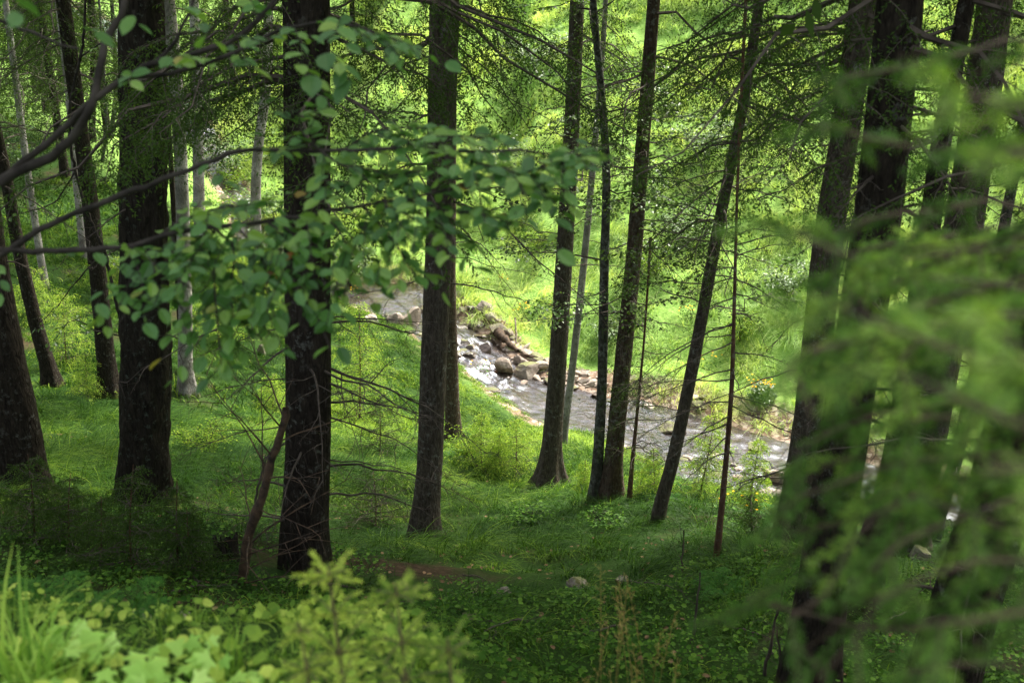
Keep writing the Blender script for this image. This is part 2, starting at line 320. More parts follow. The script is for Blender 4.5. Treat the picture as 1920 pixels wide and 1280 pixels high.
# ------------------------------------------------------------------ stream
def px2world(u, v, z):                                             # on a level z
    r = ray(u, v); return r*(z/r[2])
FALLS = [(-1.6, 36.2, .75, .8), (-1.9, 35.3, .7, .9), (-1.0, 34.6, .7, .7), (-1.1, 33.6, .8, .95), (-.3, 33.4, .6, .8), (-2.0, 37.2, .35, .5),
         (-11.3, 48.8, .9, .9), (-12.7, 51, .7, 1.0), (-14.0, 54.0, .9, 1.0), (-15.3, 57, .9, 1.1), (-11.2, 46.4, .6, .9), (-17, 60, .8, 1), (-10.2, 43.6, .5, .8), (9.6, 26, .8, .6)]
def water_z(x):
    z = np.interp(x, SX, SZ)
    return z
def build_water():
    xs = np.concatenate([np.arange(-40, -20, .4), np.arange(-20, 18, .05), np.arange(18, 40, .4)])
    tt = np.linspace(-1.25, 1.25, 90)
    X = np.repeat(xs[:, None], len(tt), 1); _, ys, zs, hw, _ = ground_parts(xs, xs*0)
    sl = (np.interp(xs + .5, SX, SY) - np.interp(xs - .5, SX, SY)); c = 1/np.sqrt(1 + sl*sl)
    Y = ys[:, None] + tt[None]*((hw + .15)/c)[:, None]
    foam = np.zeros_like(X)
    for fx, fy, rad, s in FALLS:
        foam = np.maximum(foam, s*np.exp(-(((X - fx)**2 + (Y - fy)**2)/rad**2)))
    st = .5 + .5*noise2(X*1.0, Y, 2.3, 8)
    Z = zs[:, None] - .13 + noise2(X, Y, 3.1, 2)*.02 + noise2(X, Y, 8, 6)*.010 + foam*(noise2(X, Y, 5, 1)*.16 + noise2(X, Y, 11, 1)*.06)
    nx, ny = len(tt), len(xs)
    i = np.arange(nx - 1)[None] + nx*np.arange(ny - 1)[:, None]
    Fq = np.stack([i, i + nx, i + nx + 1, i + 1], -1).reshape(-1, 4)
    a = Acc(); a.add(np.stack([X, Y, Z], -1), Fq, 0, (foam*(.55 + .7*st)).ravel(), True)
    m, t, out = newmat('stream_water')
    g = nd(t, 'ShaderNodeNewGeometry'); mp = nd(t, 'ShaderNodeMapping'); mp.inputs['Rotation'].default_value = (0, 0, .55); mp.inputs['Scale'].default_value = (1, 2.2, 1)
    t.links.new(g.outputs['Position'], mp.inputs[0])
    n = noise(t, 4.5, 6, .65, mp.outputs[0], .8); n2 = noise(t, 9, 5, .75, mp.outputs[0], 1.5)
    at = nd(t, 'ShaderNodeAttribute', attribute_name='r')
    s = nd(t, 'ShaderNodeMath', operation='MULTIPLY_ADD'); t.links.new(n2.outputs[0], s.inputs[0]); s.inputs[1].default_value = 1.1; mr_ = nd(t, 'ShaderNodeMath', operation='MULTIPLY'); mr_.inputs[1].default_value = .42; t.links.new(at.outputs['Fac'], mr_.inputs[0]); t.links.new(mr_.outputs[0], s.inputs[2])
    ff = ramp(t, s.outputs[0], [(.86, (0, 0, 0)), (.98, (1, 1, 1))]).outputs[0]
    gl = nd(t, 'ShaderNodeBsdfPrincipled', _Roughness=.2, _IOR=1.33); gl.inputs['Base Color'].default_value = (.045, .034, .024, 1)
    gl.inputs['Specular IOR Level'].default_value = .2
    tp = nd(t, 'ShaderNodeBsdfTransparent'); tp.inputs[0].default_value = (.6, .46, .32, 1)
    gs = nd(t, 'ShaderNodeBsdfGlossy', _Roughness=.16); gs.inputs[0].default_value = (.80, .88, 1, 1)
    bp = nd(t, 'ShaderNodeBump', _Strength=.32, _Distance=.05); t.links.new(n.outputs[0], bp.inputs['Height'])
    t.links.new(bp.outputs[0], gl.inputs['Normal']); t.links.new(bp.outputs[0], gs.inputs['Normal'])
    fr = nd(t, 'ShaderNodeFresnel', _IOR=1.5); t.links.new(bp.outputs[0], fr.inputs['Normal'])
    body = nd(t, 'ShaderNodeMixShader'); body.inputs[0].default_value = .5
    t.links.new(gl.outputs[0], body.inputs[1]); t.links.new(tp.outputs[0], body.inputs[2])
    w1 = nd(t, 'ShaderNodeMixShader'); t.links.new(fr.outputs[0], w1.inputs[0]); t.links.new(body.outputs[0], w1.inputs[1]); t.links.new(gs.outputs[0], w1.inputs[2])
    fo = nd(t, 'ShaderNodeBsdfPrincipled', _Roughness=.6); fo.inputs['Base Color'].default_value = (.8, .82, .84, 1)
    w2 = nd(t, 'ShaderNodeMixShader'); t.links.new(ff, w2.inputs[0]); t.links.new(w1.outputs[0], w2.inputs[1]); t.links.new(fo.outputs[0], w2.inputs[2])
    t.links.new(w2.outputs[0], out.inputs[0])
    tag(a.build('water', m), kind='structure')
build_water()

# ------------------------------------------------------------------ tubes
def tubes(P, R, seg=3):
    """P (n,k,3) polylines, R (n,k) radii -> verts, quads"""
    P = np.asarray(P, float); R = np.asarray(R, float); n, k, _ = P.shape
    T = np.gradient(P, axis=1); T /= np.linalg.norm(T, axis=2, keepdims=True) + 1e-9
    ref = np.where(np.abs(T[:, :1, 2:3]) > .75, np.array([[[0, 1., 0]]]), np.array([[[0, 0, 1.]]]))
    A = np.cross(T, np.broadcast_to(ref, T.shape)); A /= np.linalg.norm(A, axis=2, keepdims=True) + 1e-9
    B = np.cross(T, A)
    th = np.arange(seg)/seg*2*pi
    V = P[:, :, None] + R[:, :, None, None]*(np.cos(th)[None, None, :, None]*A[:, :, None] + np.sin(th)[None, None, :, None]*B[:, :, None])
    i = np.arange(n)[:, None, None]*k*seg + np.arange(k - 1)[None, :, None]*seg
    j = np.arange(seg)[None, None]; j2 = (j + 1) % seg
    Fq = np.stack([i + j, i + j2, i + seg + j2, i + seg + j], -1).reshape(-1, 4)
    return V.reshape(-1, 3), Fq

def resample(pts, step):
    pts = np.asarray(pts, float)
    d = np.concatenate([[0], np.cumsum(np.linalg.norm(np.diff(pts, axis=0), axis=1))])
    n = max(4, int(d[-1]/step) + 1); s = np.linspace(0, d[-1], n)
    # smooth through the points (Catmull-Rom on arc length)
    m = np.gradient(pts, d, axis=0)
    k = np.clip(np.searchsorted(d, s) - 1, 0, len(d) - 2); h = (d[k + 1] - d[k]); t = ((s - d[k])/h)[:, None]; h = h[:, None]
    return ((2*t**3 - 3*t**2 + 1)*pts[k] + (t**3 - 2*t**2 + t)*h*m[k] + (-2*t**3 + 3*t**2)*pts[k + 1] + (t**3 - t**2)*h*m[k + 1])

def trunk_mesh(acc, pts, rad, flare=.6, lobes=5, rough=.03, seg=20, step=.12, seed=0, flare_h=.35, mi=0):
    P = resample(pts, step); k = len(P)
    d = np.concatenate([[0], np.cumsum(np.linalg.norm(np.diff(P, axis=0), axis=1))])
    R = np.interp(d/d[-1], np.linspace(0, 1, len(rad)), rad)
    th = np.arange(seg)/seg*2*pi
    hh = np.maximum(d - .35, 0)                                   # .35 m of it is below ground
    fl = np.exp(-hh/flare_h)*flare
    lob = 1 + .45*np.cos(lobes*th + seed)[None] * np.ones((k, 1))
    q = np.stack([np.cos(th)[None]*2.2 + np.zeros((k, 1)) + seed, np.sin(th)[None]*2.2 + np.zeros((k, 1)), np.repeat(d[:, None]*1.8, seg, 1)], -1)
    nz = noise3(q)*.6 + noise3(q*np.array([3, 3, 2.2]))*.7 + noise3(q*np.array([7, 7, 5.]))*.5
    rr = R[:, None]*(1 + fl[:, None]*lob) * (1 + rough*1.6*nz)
    V = P[:, None] + rr[..., None]*np.stack([np.cos(th), np.sin(th), 0*th], -1)[None]
    i = np.arange(k - 1)[:, None]*seg; j = np.arange(seg)[None]; j2 = (j + 1) % seg
    Fq = np.stack([i + j, i + j2, i + seg + j2, i + seg + j], -1).reshape(-1, 4)
    r = np.repeat(np.exp(-hh/.5)[:, None], seg, 1).ravel()
    acc.add(V, Fq, mi, r, True)
    return P, R

def interp_poly(P, t):
    """P (n,k,3), t (n,m) in 0..1 -> points (n,m,3), tangents"""
    k = P.shape[1]; s = np.clip(t*(k - 1), 0, k - 1.001); i = s.astype(int); f = (s - i)[..., None]
    n = np.arange(P.shape[0])[:, None]
    a, b = P[n, i], P[n, i + 1]
    T = b - a; T = T/(np.linalg.norm(T, axis=-1, keepdims=True) + 1e-9)
    return a*(1 - f) + b*f, T

def grow(P, m, t0, t1, lens, ang, droop, k=4, jit=.25, flat=1.0):
    """side shoots left and right of each polyline. lens: function of t -> length"""
    n = P.shape[0]
    t = np.linspace(t0, t1, m)[None] + rng.uniform(-.5, .5, (n, m))*(t1 - t0)/m; t = np.clip(t, 0.01, .999)
    O, T = interp_poly(P, t)
    up = np.zeros_like(T); up[..., 2] = 1
    S = np.cross(T, up); S /= np.linalg.norm(S, axis=-1, keepdims=True) + 1e-6
    sgn = np.where((np.arange(m) % 2)[None] == 0, 1., -1.)*np.ones((n, 1))
    a = ang + rng.normal(0, .18, (n, m))
    D = T*np.cos(a)[..., None] + S*(sgn*np.sin(a))[..., None]*flat
    U = np.cross(S, T)
    D = D + U*rng.normal(0, jit, (n, m))[..., None]
    D /= np.linalg.norm(D, axis=-1, keepdims=True)
    L = (lens(t)*rng.uniform(.65, 1.2, (n, m)))
    s = np.linspace(0, 1, k)
    Q = O[:, :, None] + D[:, :, None]*(L[:, :, None]*s)[..., None]
    Q[..., 2] -= (droop*L[:, :, None])*(s**2)
    return Q.reshape(n*m, k, 3), L.reshape(-1)

def along(P, spacing, t0=0.0):
    """points, tangents along polylines at a spacing"""
    L = np.linalg.norm(np.diff(P, axis=1), axis=2).sum(1)
    c = np.maximum(1, (L*(1 - t0)/spacing).astype(int)); idx = np.repeat(np.arange(len(P)), c)
    off = np.arange(c.sum()) - np.repeat(np.cumsum(c) - c, c)
    t = t0 + (1 - t0)*(off + rng.random(len(idx)))/np.repeat(c, c)
    k = P.shape[1]; s = np.clip(t*(k - 1), 0, k - 1.001); i = s.astype(int); f = (s - i)[:, None]
    a, b = P[idx, i], P[idx, i + 1]; T = b - a; T /= np.linalg.norm(T, axis=1, keepdims=True) + 1e-9
    return a*(1 - f) + b*f, T, off, t

LEAF6 = (np.array([[0, 0, 0], [.38, .28, .05], [.40, .68, .04], [0, 1, -.06], [-.40, .68, .04], [-.38, .28, .05]]), np.array([[0, 1, 2, 3], [0, 3, 4, 5]]))
DIAM = (np.array([[0, 0, 0], [.5, .45, 0], [0, 1, 0], [-.5, .45, 0]]), np.array([[0, 1, 2, 3]]))
_m = [(0, 0, 0), (0, .3, -.03), (0, .6, -.04), (0, .85, -.03), (0, 1.0, -.08)]
_l = [(.30, .16, .05), (.42, .45, .08), (.34, .74, .05)]
BLF = (np.array(_m + _l + [(-a, b, c) for a, b, c in _l]),
       np.array([[0, 5, 6, 1], [1, 6, 7, 2], [2, 7, 4, 3], [0, 1, 9, 8][:4], [1, 2, 10, 9], [2, 3, 4, 10]]))
BLF = (BLF[0], np.array([[0, 5, 6, 1], [1, 6, 7, 2], [2, 7, 4, 3], [0, 1, 9, 8], [1, 2, 10, 9], [2, 3, 4, 10]]))

def stamp(acc, tpl, O, D, Nn, L, W, mi=0, r=None):
    """copies of a small leaf shape: origin O, length axis D, face normal about Nn"""
    O = np.asarray(O); n = len(O)
    if n == 0: return
    S = np.cross(D, Nn); S /= np.linalg.norm(S, axis=1, keepdims=True) + 1e-9
    N2 = np.cross(S, D)
    tv, tf = tpl; L = np.broadcast_to(L, (n,)); W = np.broadcast_to(W, (n,))
    V = O[:, None] + tv[None, :, 0:1]*(S*W[:, None])[:, None] + tv[None, :, 1:2]*(D*L[:, None])[:, None] + tv[None, :, 2:3]*(N2*L[:, None])[:, None]
    Fq = tf[None] + (np.arange(n)*len(tv))[:, None, None]
    if r is None: r = rng.random(n)
    acc.add(V, Fq.reshape(-1, tf.shape[1]), mi, np.repeat(r, len(tv)))

def unit(v): return v/(np.linalg.norm(v, axis=-1, keepdims=True) + 1e-9)

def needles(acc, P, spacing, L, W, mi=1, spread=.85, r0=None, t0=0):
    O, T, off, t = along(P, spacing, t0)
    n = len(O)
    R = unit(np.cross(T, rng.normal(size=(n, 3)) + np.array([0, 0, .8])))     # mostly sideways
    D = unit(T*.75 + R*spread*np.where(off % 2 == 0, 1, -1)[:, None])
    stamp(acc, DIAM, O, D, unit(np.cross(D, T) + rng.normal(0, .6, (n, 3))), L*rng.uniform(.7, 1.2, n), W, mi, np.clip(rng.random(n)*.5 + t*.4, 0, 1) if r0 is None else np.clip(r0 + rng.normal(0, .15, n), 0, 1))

def leaves(acc, P, spacing, L, W, mi=1, tpl=LEAF6, t0=.1, tilt=.35, droop=.25, r0=None):
    O, T, off, t = along(P, spacing, t0)
    n = len(O); up = np.array([0, 0, 1.])
    S = unit(np.cross(T, up)); sg = np.where(off % 2 == 0, 1, -1)[:, None]
    D = unit(T*.55 + S*sg*.8 + rng.normal(0, .2, (n, 3)) - up*droop)
    N = unit(up + (np.array([.05, -.22, 0]) if tpl is BLF else 0) + rng.normal(0, tilt, (n, 3)))
    LL = L*rng.uniform(.6, 1.15, n)
    stamp(acc, tpl, O, D, N, LL, W*LL/L, mi, rng.random(n) if r0 is None else np.clip(r0 + rng.normal(0, .2, n), 0, 1))
#@@PART2
# ------------------------------------------------------------------ trees
def crown_spruce(acc, O, az, L, slope=.05, droop=.35, fine=1.0, mi_w=0, mi_n=1, dens=1.0, r0=None, wr=.012):
    """needled boughs: O (n,3) start points, az headings, L lengths"""
    n = len(O)
    if n == 0: return
    s = np.linspace(0, 1, 7)
    D = np.stack([np.cos(az), np.sin(az)], -1)
    P = np.zeros((n, 7, 3)); P[..., :2] = O[:, None, :2] + D[:, None]*(L[:, None]*s)[..., None]
    P[..., 2] = O[:, None, 2] + L[:, None]*(slope*s - droop*s**2 + .12*s**3)
    P[:, 1:] += rng.normal(0, .03, (n, 6, 3))*L[:, None, None]
    acc.add(*tubes(P, (wr*L[:, None]*.7 + .004)*(1 - .85*s)[None], 4), mi_w)
    Lm = float(L.mean())
    m = max(6, int(Lm/(.085*fine)))
    Q, ql = grow(P, m, .12, 1, lambda t: Lm*(.42*(1 - t)**.8*np.clip(t*4, .35, 1) + .06), 1.0, .35, 5)
    acc.add(*tubes(Q, .0028*np.sqrt(fine)*(1 - .6*np.linspace(0, 1, 5))[None]*np.ones((len(Q), 1)), 3), mi_w)
    m2 = max(3, int(Lm*.25/(.07*fine)))
    W, _ = grow(Q, m2, .2, 1, lambda t: .10*fine + .10*Lm*(1 - t), .8, .75, 3)
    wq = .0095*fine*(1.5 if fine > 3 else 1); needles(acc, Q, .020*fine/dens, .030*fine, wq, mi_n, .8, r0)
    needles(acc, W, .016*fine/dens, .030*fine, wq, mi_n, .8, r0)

def crown_beech(acc, O, az, L, slope=.15, droop=.25, leaf=.06, step=.05, mi_w=0, mi_n=1, r0=None, m1=.14, tpl=LEAF6):
    n = len(O)
    if n == 0: return
    s = np.linspace(0, 1, 7); D = np.stack([np.cos(az), np.sin(az)], -1)
    P = np.zeros((n, 7, 3)); P[..., :2] = O[:, None, :2] + D[:, None]*(L[:, None]*s)[..., None]
    P[..., 2] = O[:, None, 2] + L[:, None]*(slope*s - droop*s**2)
    P[:, 1:] += rng.normal(0, .035, (n, 6, 3))*L[:, None, None]
    acc.add(*tubes(P, (.007*L[:, None] + .003)*(1 - .85*s)[None], 4), mi_w)
    Lm = float(L.mean())
    Q, _ = grow(P, max(5, int(Lm/m1)), .15, 1, lambda t: Lm*.5*(1 - t)**.7 + .12, .8, .12, 5, .12)
    acc.add(*tubes(Q, .003*(1 - .6*np.linspace(0, 1, 5))[None]*np.ones((len(Q), 1)), 3), mi_w)
    W, _ = grow(Q, 4, .2, .95, lambda t: .10 + Lm*.12*(1 - t), .7, .1, 3, .12)
    leaves(acc, Q, step, leaf, leaf*.9, mi_n, tpl, r0=r0); leaves(acc, W, step, leaf, leaf*.9, mi_n, tpl, r0=r0)

def dead_branch(parent, O, az, L, slope, droop, rad, name='branch', m=9, mat=None):
    s = np.linspace(0, 1, 10); D = np.array([cos(az), sin(az)])
    P = np.zeros((1, 10, 3)); P[0, :, :2] = O[:2] + D*(L*s)[:, None]; P[0, :, 2] = O[2] + L*(slope*s + droop*s**2)
    P[0, 1:] += np.cumsum(rng.normal(0, .012, (9, 3)), 0)*L
    a = Acc(); a.add(*tubes(P, rad*(1 - .85*s)[None], 5), 0, None, True)
    Q, _ = grow(P, m, .15, .97, lambda t: L*.45*(1 - t*.7), .75, .15, 6, .5)
    Q[:, 1:] += np.cumsum(rng.normal(0, .012, (len(Q), 5, 3)), 1)*L
    a.add(*tubes(Q, rad*.38*(1 - .8*np.linspace(0, 1, 6))[None]*np.ones((len(Q), 1)), 4), 0)
    W, _ = grow(Q, 4, .2, .95, lambda t: L*.16*(1 - t*.6), .7, .15, 4, .6)
    a.add(*tubes(W, rad*.18*(1 - .7*np.linspace(0, 1, 4))[None]*np.ones((len(W), 1)), 3), 0)
    return a.build(name, mat or TWIG, parent)

DEP = {}
TREES = []
def tree(label, pts, wt, wb, bark, name='spruce_tree', H=19, dead=(0, 0, 0, 1), dl=1.0, green=None, top='spruce', group=None,
         flare=.6, rough=.03, seed=1, seg=20, step=.12, ydist=None, cat='tree', top_n=78, fine=1.0, broad=1.15, low=None, boughs=()):
    """pts: sight points from the top of the picture down to the foot; all of them lie in the upright plane through the foot"""
    b = GP(*pts[-1]) if ydist is None else None
    if ydist is not None:
        r = ray(*pts[-1]); x = r[0]/r[1]*ydist; b = np.array([x, ydist, float(ground(x, ydist))])
    W = [b]
    for u, v in pts[-2::-1]:
        r = ray(u, v); p = r*(b[1]/r[1]); W.append(p)
    W = np.array(W); foot = b.copy(); foot[2] -= .35
    dep = b[1]*CP - b[2]*SP; DEP[label[:30]] = (round(dep, 1), round(wb/F*dep, 2))
    dT = unit(W[-1] - W[-2]); tops = []
    p = W[-1].copy(); hleft = max(0.5, H - (p[2] - b[2]))
    for k in range(3):
        dT = unit(dT*np.array([.6, .6, 1])); p = p + dT*hleft/3; tops.append(p)
    full = np.array([foot] + list(W) + tops)
    rb, rt = wb/2/F*dep, wt/2/F*(b[1]*CP - W[-1][2]*SP)
    zfr = (W[-1][2] - foot[2])/(full[-1][2] - foot[2])
    nr = 12; tt = np.linspace(0, 1, nr)
    rad = np.interp(tt, [0, max(zfr, .05), 1], [rb, rt, .02])
    root = thing(name, label, cat, tuple(b), group)
    a = Acc(); P, R = trunk_mesh(a, full, rad, flare, 4 + seed % 3, rough, seg, step, seed)
    a.build('trunk', BARK[bark], root)
    zz = P[:, 2]
    def at(z): return np.array([np.interp(z, zz, P[:, 0]), np.interp(z, zz, P[:, 1]), z])
    def rat(z): return np.interp(z, zz, R)
    def zv(v): r = ray(pts[0][0], v); return r[2]*(b[1]/r[1])
    n, v0, v1, sc = dead
    for i in range(n):
        z = zv(v0 + (v1 - v0)*(i + random.random())/max(n, 1))
        az = random.choice([0, pi]) + random.gauss(0, .75); o = at(z)
        o[:2] += rat(z)*.8*np.array([cos(az), sin(az)])
        dead_branch(root, o, az, dl*random.uniform(.35, 1.2), random.uniform(-.35, .15), random.uniform(-.45, -.05), .007*sc + .004)
    for (u0, v0_, u1, v1_, rd) in boughs:                          # single limbs the photo shows, foot -> tip
        z = zv(v0_); o = at(z); r = ray(u1, v1_); q = r*(b[1]/r[1]); dx = q - o; L = abs(dx[0]) + .3
        az = (0 if dx[0] > 0 else pi) + random.gauss(0, .15); sl = dx[2]/L
        dead_branch(root, o, az, L, sl*.5 + .08, sl*.5 - .08, rd)
    a = Acc()
    if green:
        for (kind, n, va, vb, Lg, drp, fn) in green:
            z = zv(va) + (zv(vb) - zv(va))*rng.random(n); O = np.array([at(q) for q in z])
            az = rng.random(n)*2*pi; LL = Lg*rng.uniform(.6, 1.2, n)
            if kind == 'spruce': crown_spruce(a, O, az, LL, .02, drp, fn)
            else: crown_beech(a, O, az, LL, .1, drp, .055*fn, .05*fn)
    # the crown above
    z0 = (low if low is not None else zv(-60) + .9*broad); z1 = full[-1][2] - .3
    if top and z1 > z0:
        n = top_n; f = np.sort(rng.random(n)**.8); z = z0 + (z1 - z0)*f
        O = np.array([at(q) for q in z]); az = np.arange(n)*2.4 + rng.random(n)*.6
        LL = (3.0*broad*(1 - f)**.75 + .35)*rng.uniform(.75, 1.15, n)
        if top == 'spruce': crown_spruce(a, O, az, LL, .0, .3, 3.6*fine, dens=1.3)
        else: crown_beech(a, O, az, LL, .35, .15, .15*fine, .17*fine, m1=.35)
    a.build('crown', [TWIG, NEEDLE] if top != 'beech' else [TWIGB, BEECH], root)
    TREES.append((b, full[-1])); return root, b, at

S, Bc = 'spruce', 'beech'
tree('thick dark spruce cut by the edge of the view, foot lost in fir scrub', [(-60, 200), (-28, 480), (0, 650), (28, 800), (42, 935)], 70, 92, 'dark', seed=3, dead=(5, 300, 800, 1), flare=.4)
tree('slim leaning trunk standing close beside the thick dark spruce at the very edge', [(-18, 200), (5, 300), (38, 480), (66, 600), (98, 725)], 20, 28, 'dark', seed=4, dead=(5, 200, 600, 1), green=[(S, 9, 0, 250, 1.7, .7, 1.4)])
tree('slightly leaning dark trunk crossed by the crooked beech sapling', [(118, 0), (145, 200), (175, 430), (192, 600), (206, 738)], 26, 34, 'dark', seed=5, dead=(5, 60, 560, 1), flare=.5, green=[(S, 12, -60, 170, 2.2, .8, 1.4)])
tree('very thick old spruce with shaggy flaking bark and moss on one flank', [(264, 0), (268, 200), (270, 500), (274, 760), (272, 965)], 82, 92, 'rough', seed=6, flare=.35, rough=.075, seg=48, step=.04, dead=(3, 250, 700, 1), dl=.8)
tree('slim trunk with pale lichen upper half, behind the shaggy old spruce', [(316, 0), (333, 200), (343, 400), (347, 560), (352, 738)], 24, 26, 'pale', seed=7, dead=(5, 60, 400, 1), green=[(Bc, 7, 150, 330, 1.8, .1, 1.2), (S, 3, 0, 120, 1.6, .5, 1.6)])
tree('thin black trunk running parallel just in front of the lichen-pale one', [(302, 0), (310, 150), (322, 330), (334, 520), (345, 700)], 9, 12, 'dark', seed=8, dead=(6, 50, 500, .6), top_n=20, H=13)
tree('straight pale lichen-spotted trunk rising from the creek edge left of the falls', [(366, 60), (370, 200), (372, 300), (374, 420)], 19, 22, 'pale', seed=9, ydist=41, dead=(4, 80, 340, 1), flare=.2, green=[(S, 5, -40, 90, 2.6, .5, 2.6)])
tree('pale trunk leaning the other way in front of the white falls', [(502, 90), (497, 180), (484, 280), (474, 384)], 19, 19, 'pale', seed=10, ydist=42, dead=(5, 120, 340, 1), flare=.1, green=[(S, 5, -20, 100, 2.6, .5, 2.6)])
tree('massive straight spruce, the darkest trunk, with a web of dead twigs round its foot', [(574, 0), (575, 200), (577, 500), (578, 800), (573, 1068)], 88, 84, 'dark', seed=11, flare=.22, rough=.022, seg=40, step=.06, dead=(15, 560, 1010, 1.0), dl=1.25,
     green=[(S, 22, -80, 150, 2.1, .6, 1.1)], boughs=[(620, 680, 840, 850, .014), (620, 596, 790, 600, .008), (620, 770, 800, 960, .010), (620, 860, 790, 930, .007), (535, 600, 430, 660, .007), (535, 715, 400, 760, .007), (535, 800, 380, 880, .007)])
tree('tall clean spruce trunk standing alone left of the cascade, moss at its foot', [(834, 0), (829, 200), (824, 430), (812, 700), (806, 860), (796, 1015)], 56, 46, 'mid', seed=12, flare=.5, rough=.02, seg=36, step=.07, dead=(9, 60, 560, 1.1), dl=1.4,
     green=[(S, 8, -90, 60, 2.3, .6, 1.4), (Bc, 3, 200, 330, 1.5, .1, 1)], boughs=[(850, 70, 1000, 330, .012), (855, 130, 1060, 300, .008), (850, 370, 1100, 640, .016), (845, 400, 960, 600, .009), (800, 440, 640, 400, .010), (800, 520, 640, 575, .009), (820, 480, 1080, 560, .006)])
tree('shorter brown trunk half hidden behind the clean spruce, bare root at its foot', [(846, 0), (842, 300), (842, 550), (846, 700), (850, 832)], 26, 27, 'brown', seed=13, flare=.7, dead=(4, 300, 650, 1))
tree('spruce with a flared root foot and reddish roots, right of the grassy bank', [(1082, 0), (1074, 200), (1061, 430), (1046, 680), (1032, 908)], 27, 36, 'mid', seed=14, flare=1.1, rough=.025, seg=32, dead=(8, 60, 600, 1), dl=1.2,
     green=[(Bc, 14, 140, 520, 1.5, .1, 1.0), (S, 5, -80, 90, 2.0, .7, 1.6)], boughs=[(1075, 430, 1180, 330, .010)])
tree('slender lichen-grey stem leaning behind the flared spruce', [(1128, 120), (1110, 330), (1092, 520), (1072, 700), (1056, 838)], 11, 15, 'pale', seed=15, flare=.15, dead=(6, 200, 600, .7), top_n=22, H=12, green=[(S, 6, 60, 330, 1.3, .5, 1.6)])
tree('slim upright beech stem with greenish smooth bark and mossy foot', [(1112, 0), (1127, 170), (1136, 300), (1133, 500), (1128, 740), (1117, 938)], 13, 21, 'grey', name='beech_tree', seed=16, flare=.55, top='beech', H=14, top_n=22, dead=(3, 100, 400, .7),
     green=[(Bc, 13, 0, 640, 1.5, .15, 1.0)], boughs=[(1130, 590, 1290, 555, .012), (1136, 230, 1330, 110, .012)])
tree('brown spruce trunk beyond the slim beech, widening to its foot', [(1226, 0), (1209, 220), (1188, 480), (1164, 720), (1146, 932)], 24, 35, 'brown', seed=17, flare=.6, dead=(9, 60, 620, 1), dl=1.4, green=[(S, 8, -90, 200, 1.9, .8, 1.6), (Bc, 10, 200, 560, 1.4, .1, 1)])
tree('thin young spruce with sparse feathery twigs in front of the shallow water', [(1206, 655), (1196, 760), (1180, 938)], 4, 10, 'red', name='young_spruce', seed=18, H=4.2, top=None, flare=.2, green=[(S, 34, 600, 840, .75, .1, .8)])
tree('dark slender trunk leaning strongly over the stream, two arching limbs on top', [(1424, 0), (1398, 170), (1346, 430), (1296, 700), (1262, 860), (1233, 978)], 19, 26, 'mid', seed=19, flare=.15, rough=.02, dead=(8, 120, 560, 1), dl=1.2, H=16,
     green=[(S, 15, -60, 420, 1.7, .85, 1.15), (Bc, 9, 330, 600, 1.3, .1, 1)], boughs=[(1410, 90, 1180, 235, .020), (1405, 80, 1540, -60, .020), (1380, 200, 1520, 400, .007)])
tree('reddish pole-thin dead sapling with bare side twigs, in front of the wide water', [(1381, 400), (1377, 560), (1372, 720), (1358, 900), (1343, 1052)], 5, 13, 'red', name='dead_sapling', seed=20, H=9.5, top=None, flare=.2, dead=(26, 420, 860, .45), dl=1.0)
tree('spruce trunk with dead side twigs at the water edge, first of the dark stand', [(1618, 0), (1592, 200), (1556, 430), (1516, 800), (1484, 1018)], 50, 62, 'mid', seed=21, flare=.3, rough=.022, seg=32, dead=(22, 120, 900, .9), dl=1.1, green=[(S, 10, -60, 230, 2.0, .5, 1.2)], boughs=[(1590, 40, 1470, 80, .02)])
tree('thick spruce right in front of the first trunk of the dark stand', [(1688, 0), (1648, 380), (1580, 830), (1550, 1050), (1515, 1290)], 84, 94, 'dark', seed=22, flare=.3, rough=.025, seg=40, step=.07, dead=(11, 150, 900, 1), dl=1.0, green=[(S, 8, -60, 200, 1.6, .5, 1.0)])
tree('thin straight trunk squeezed between the thick stems of the dark stand', [(1812, 0), (1776, 200), (1742, 430), (1672, 900), (1612, 1130)], 28, 62, 'dark', seed=23, flare=.4, dead=(10, 100, 800, 1), dl=1.1, green=[(S, 6, -60, 300, 1.6, .5, 1.2)])
tree('broad dark spruce with a wide foot and a square stone beside it', [(1866, 0), (1806, 430), (1745, 760), (1688, 1044)], 62, 84, 'mid', seed=24, flare=.45, rough=.025, seg=32, dead=(14, 100, 900, 1), dl=1.2, green=[(S, 8, -60, 260, 2.0, .5, 1.3)])
tree('slim leaning trunk by the water beyond the broad dark spruce', [(1925, 200), (1868, 500), (1792, 860), (1745, 1028)], 18, 27, 'grey', seed=25, flare=.3, dead=(9, 220, 800, .8))
tree('nearest dark spruce of the stand, leaning out past the edge of the view', [(2040, 100), (1985, 430), (1880, 900), (1752, 1340)], 90, 134, 'dark', seed=26, flare=.1, rough=.025, seg=40, step=.07, dead=(9, 300, 1150, 1), dl=1.0, green=[(S, 5, 60, 300, 1.5, .5, 1.0)])
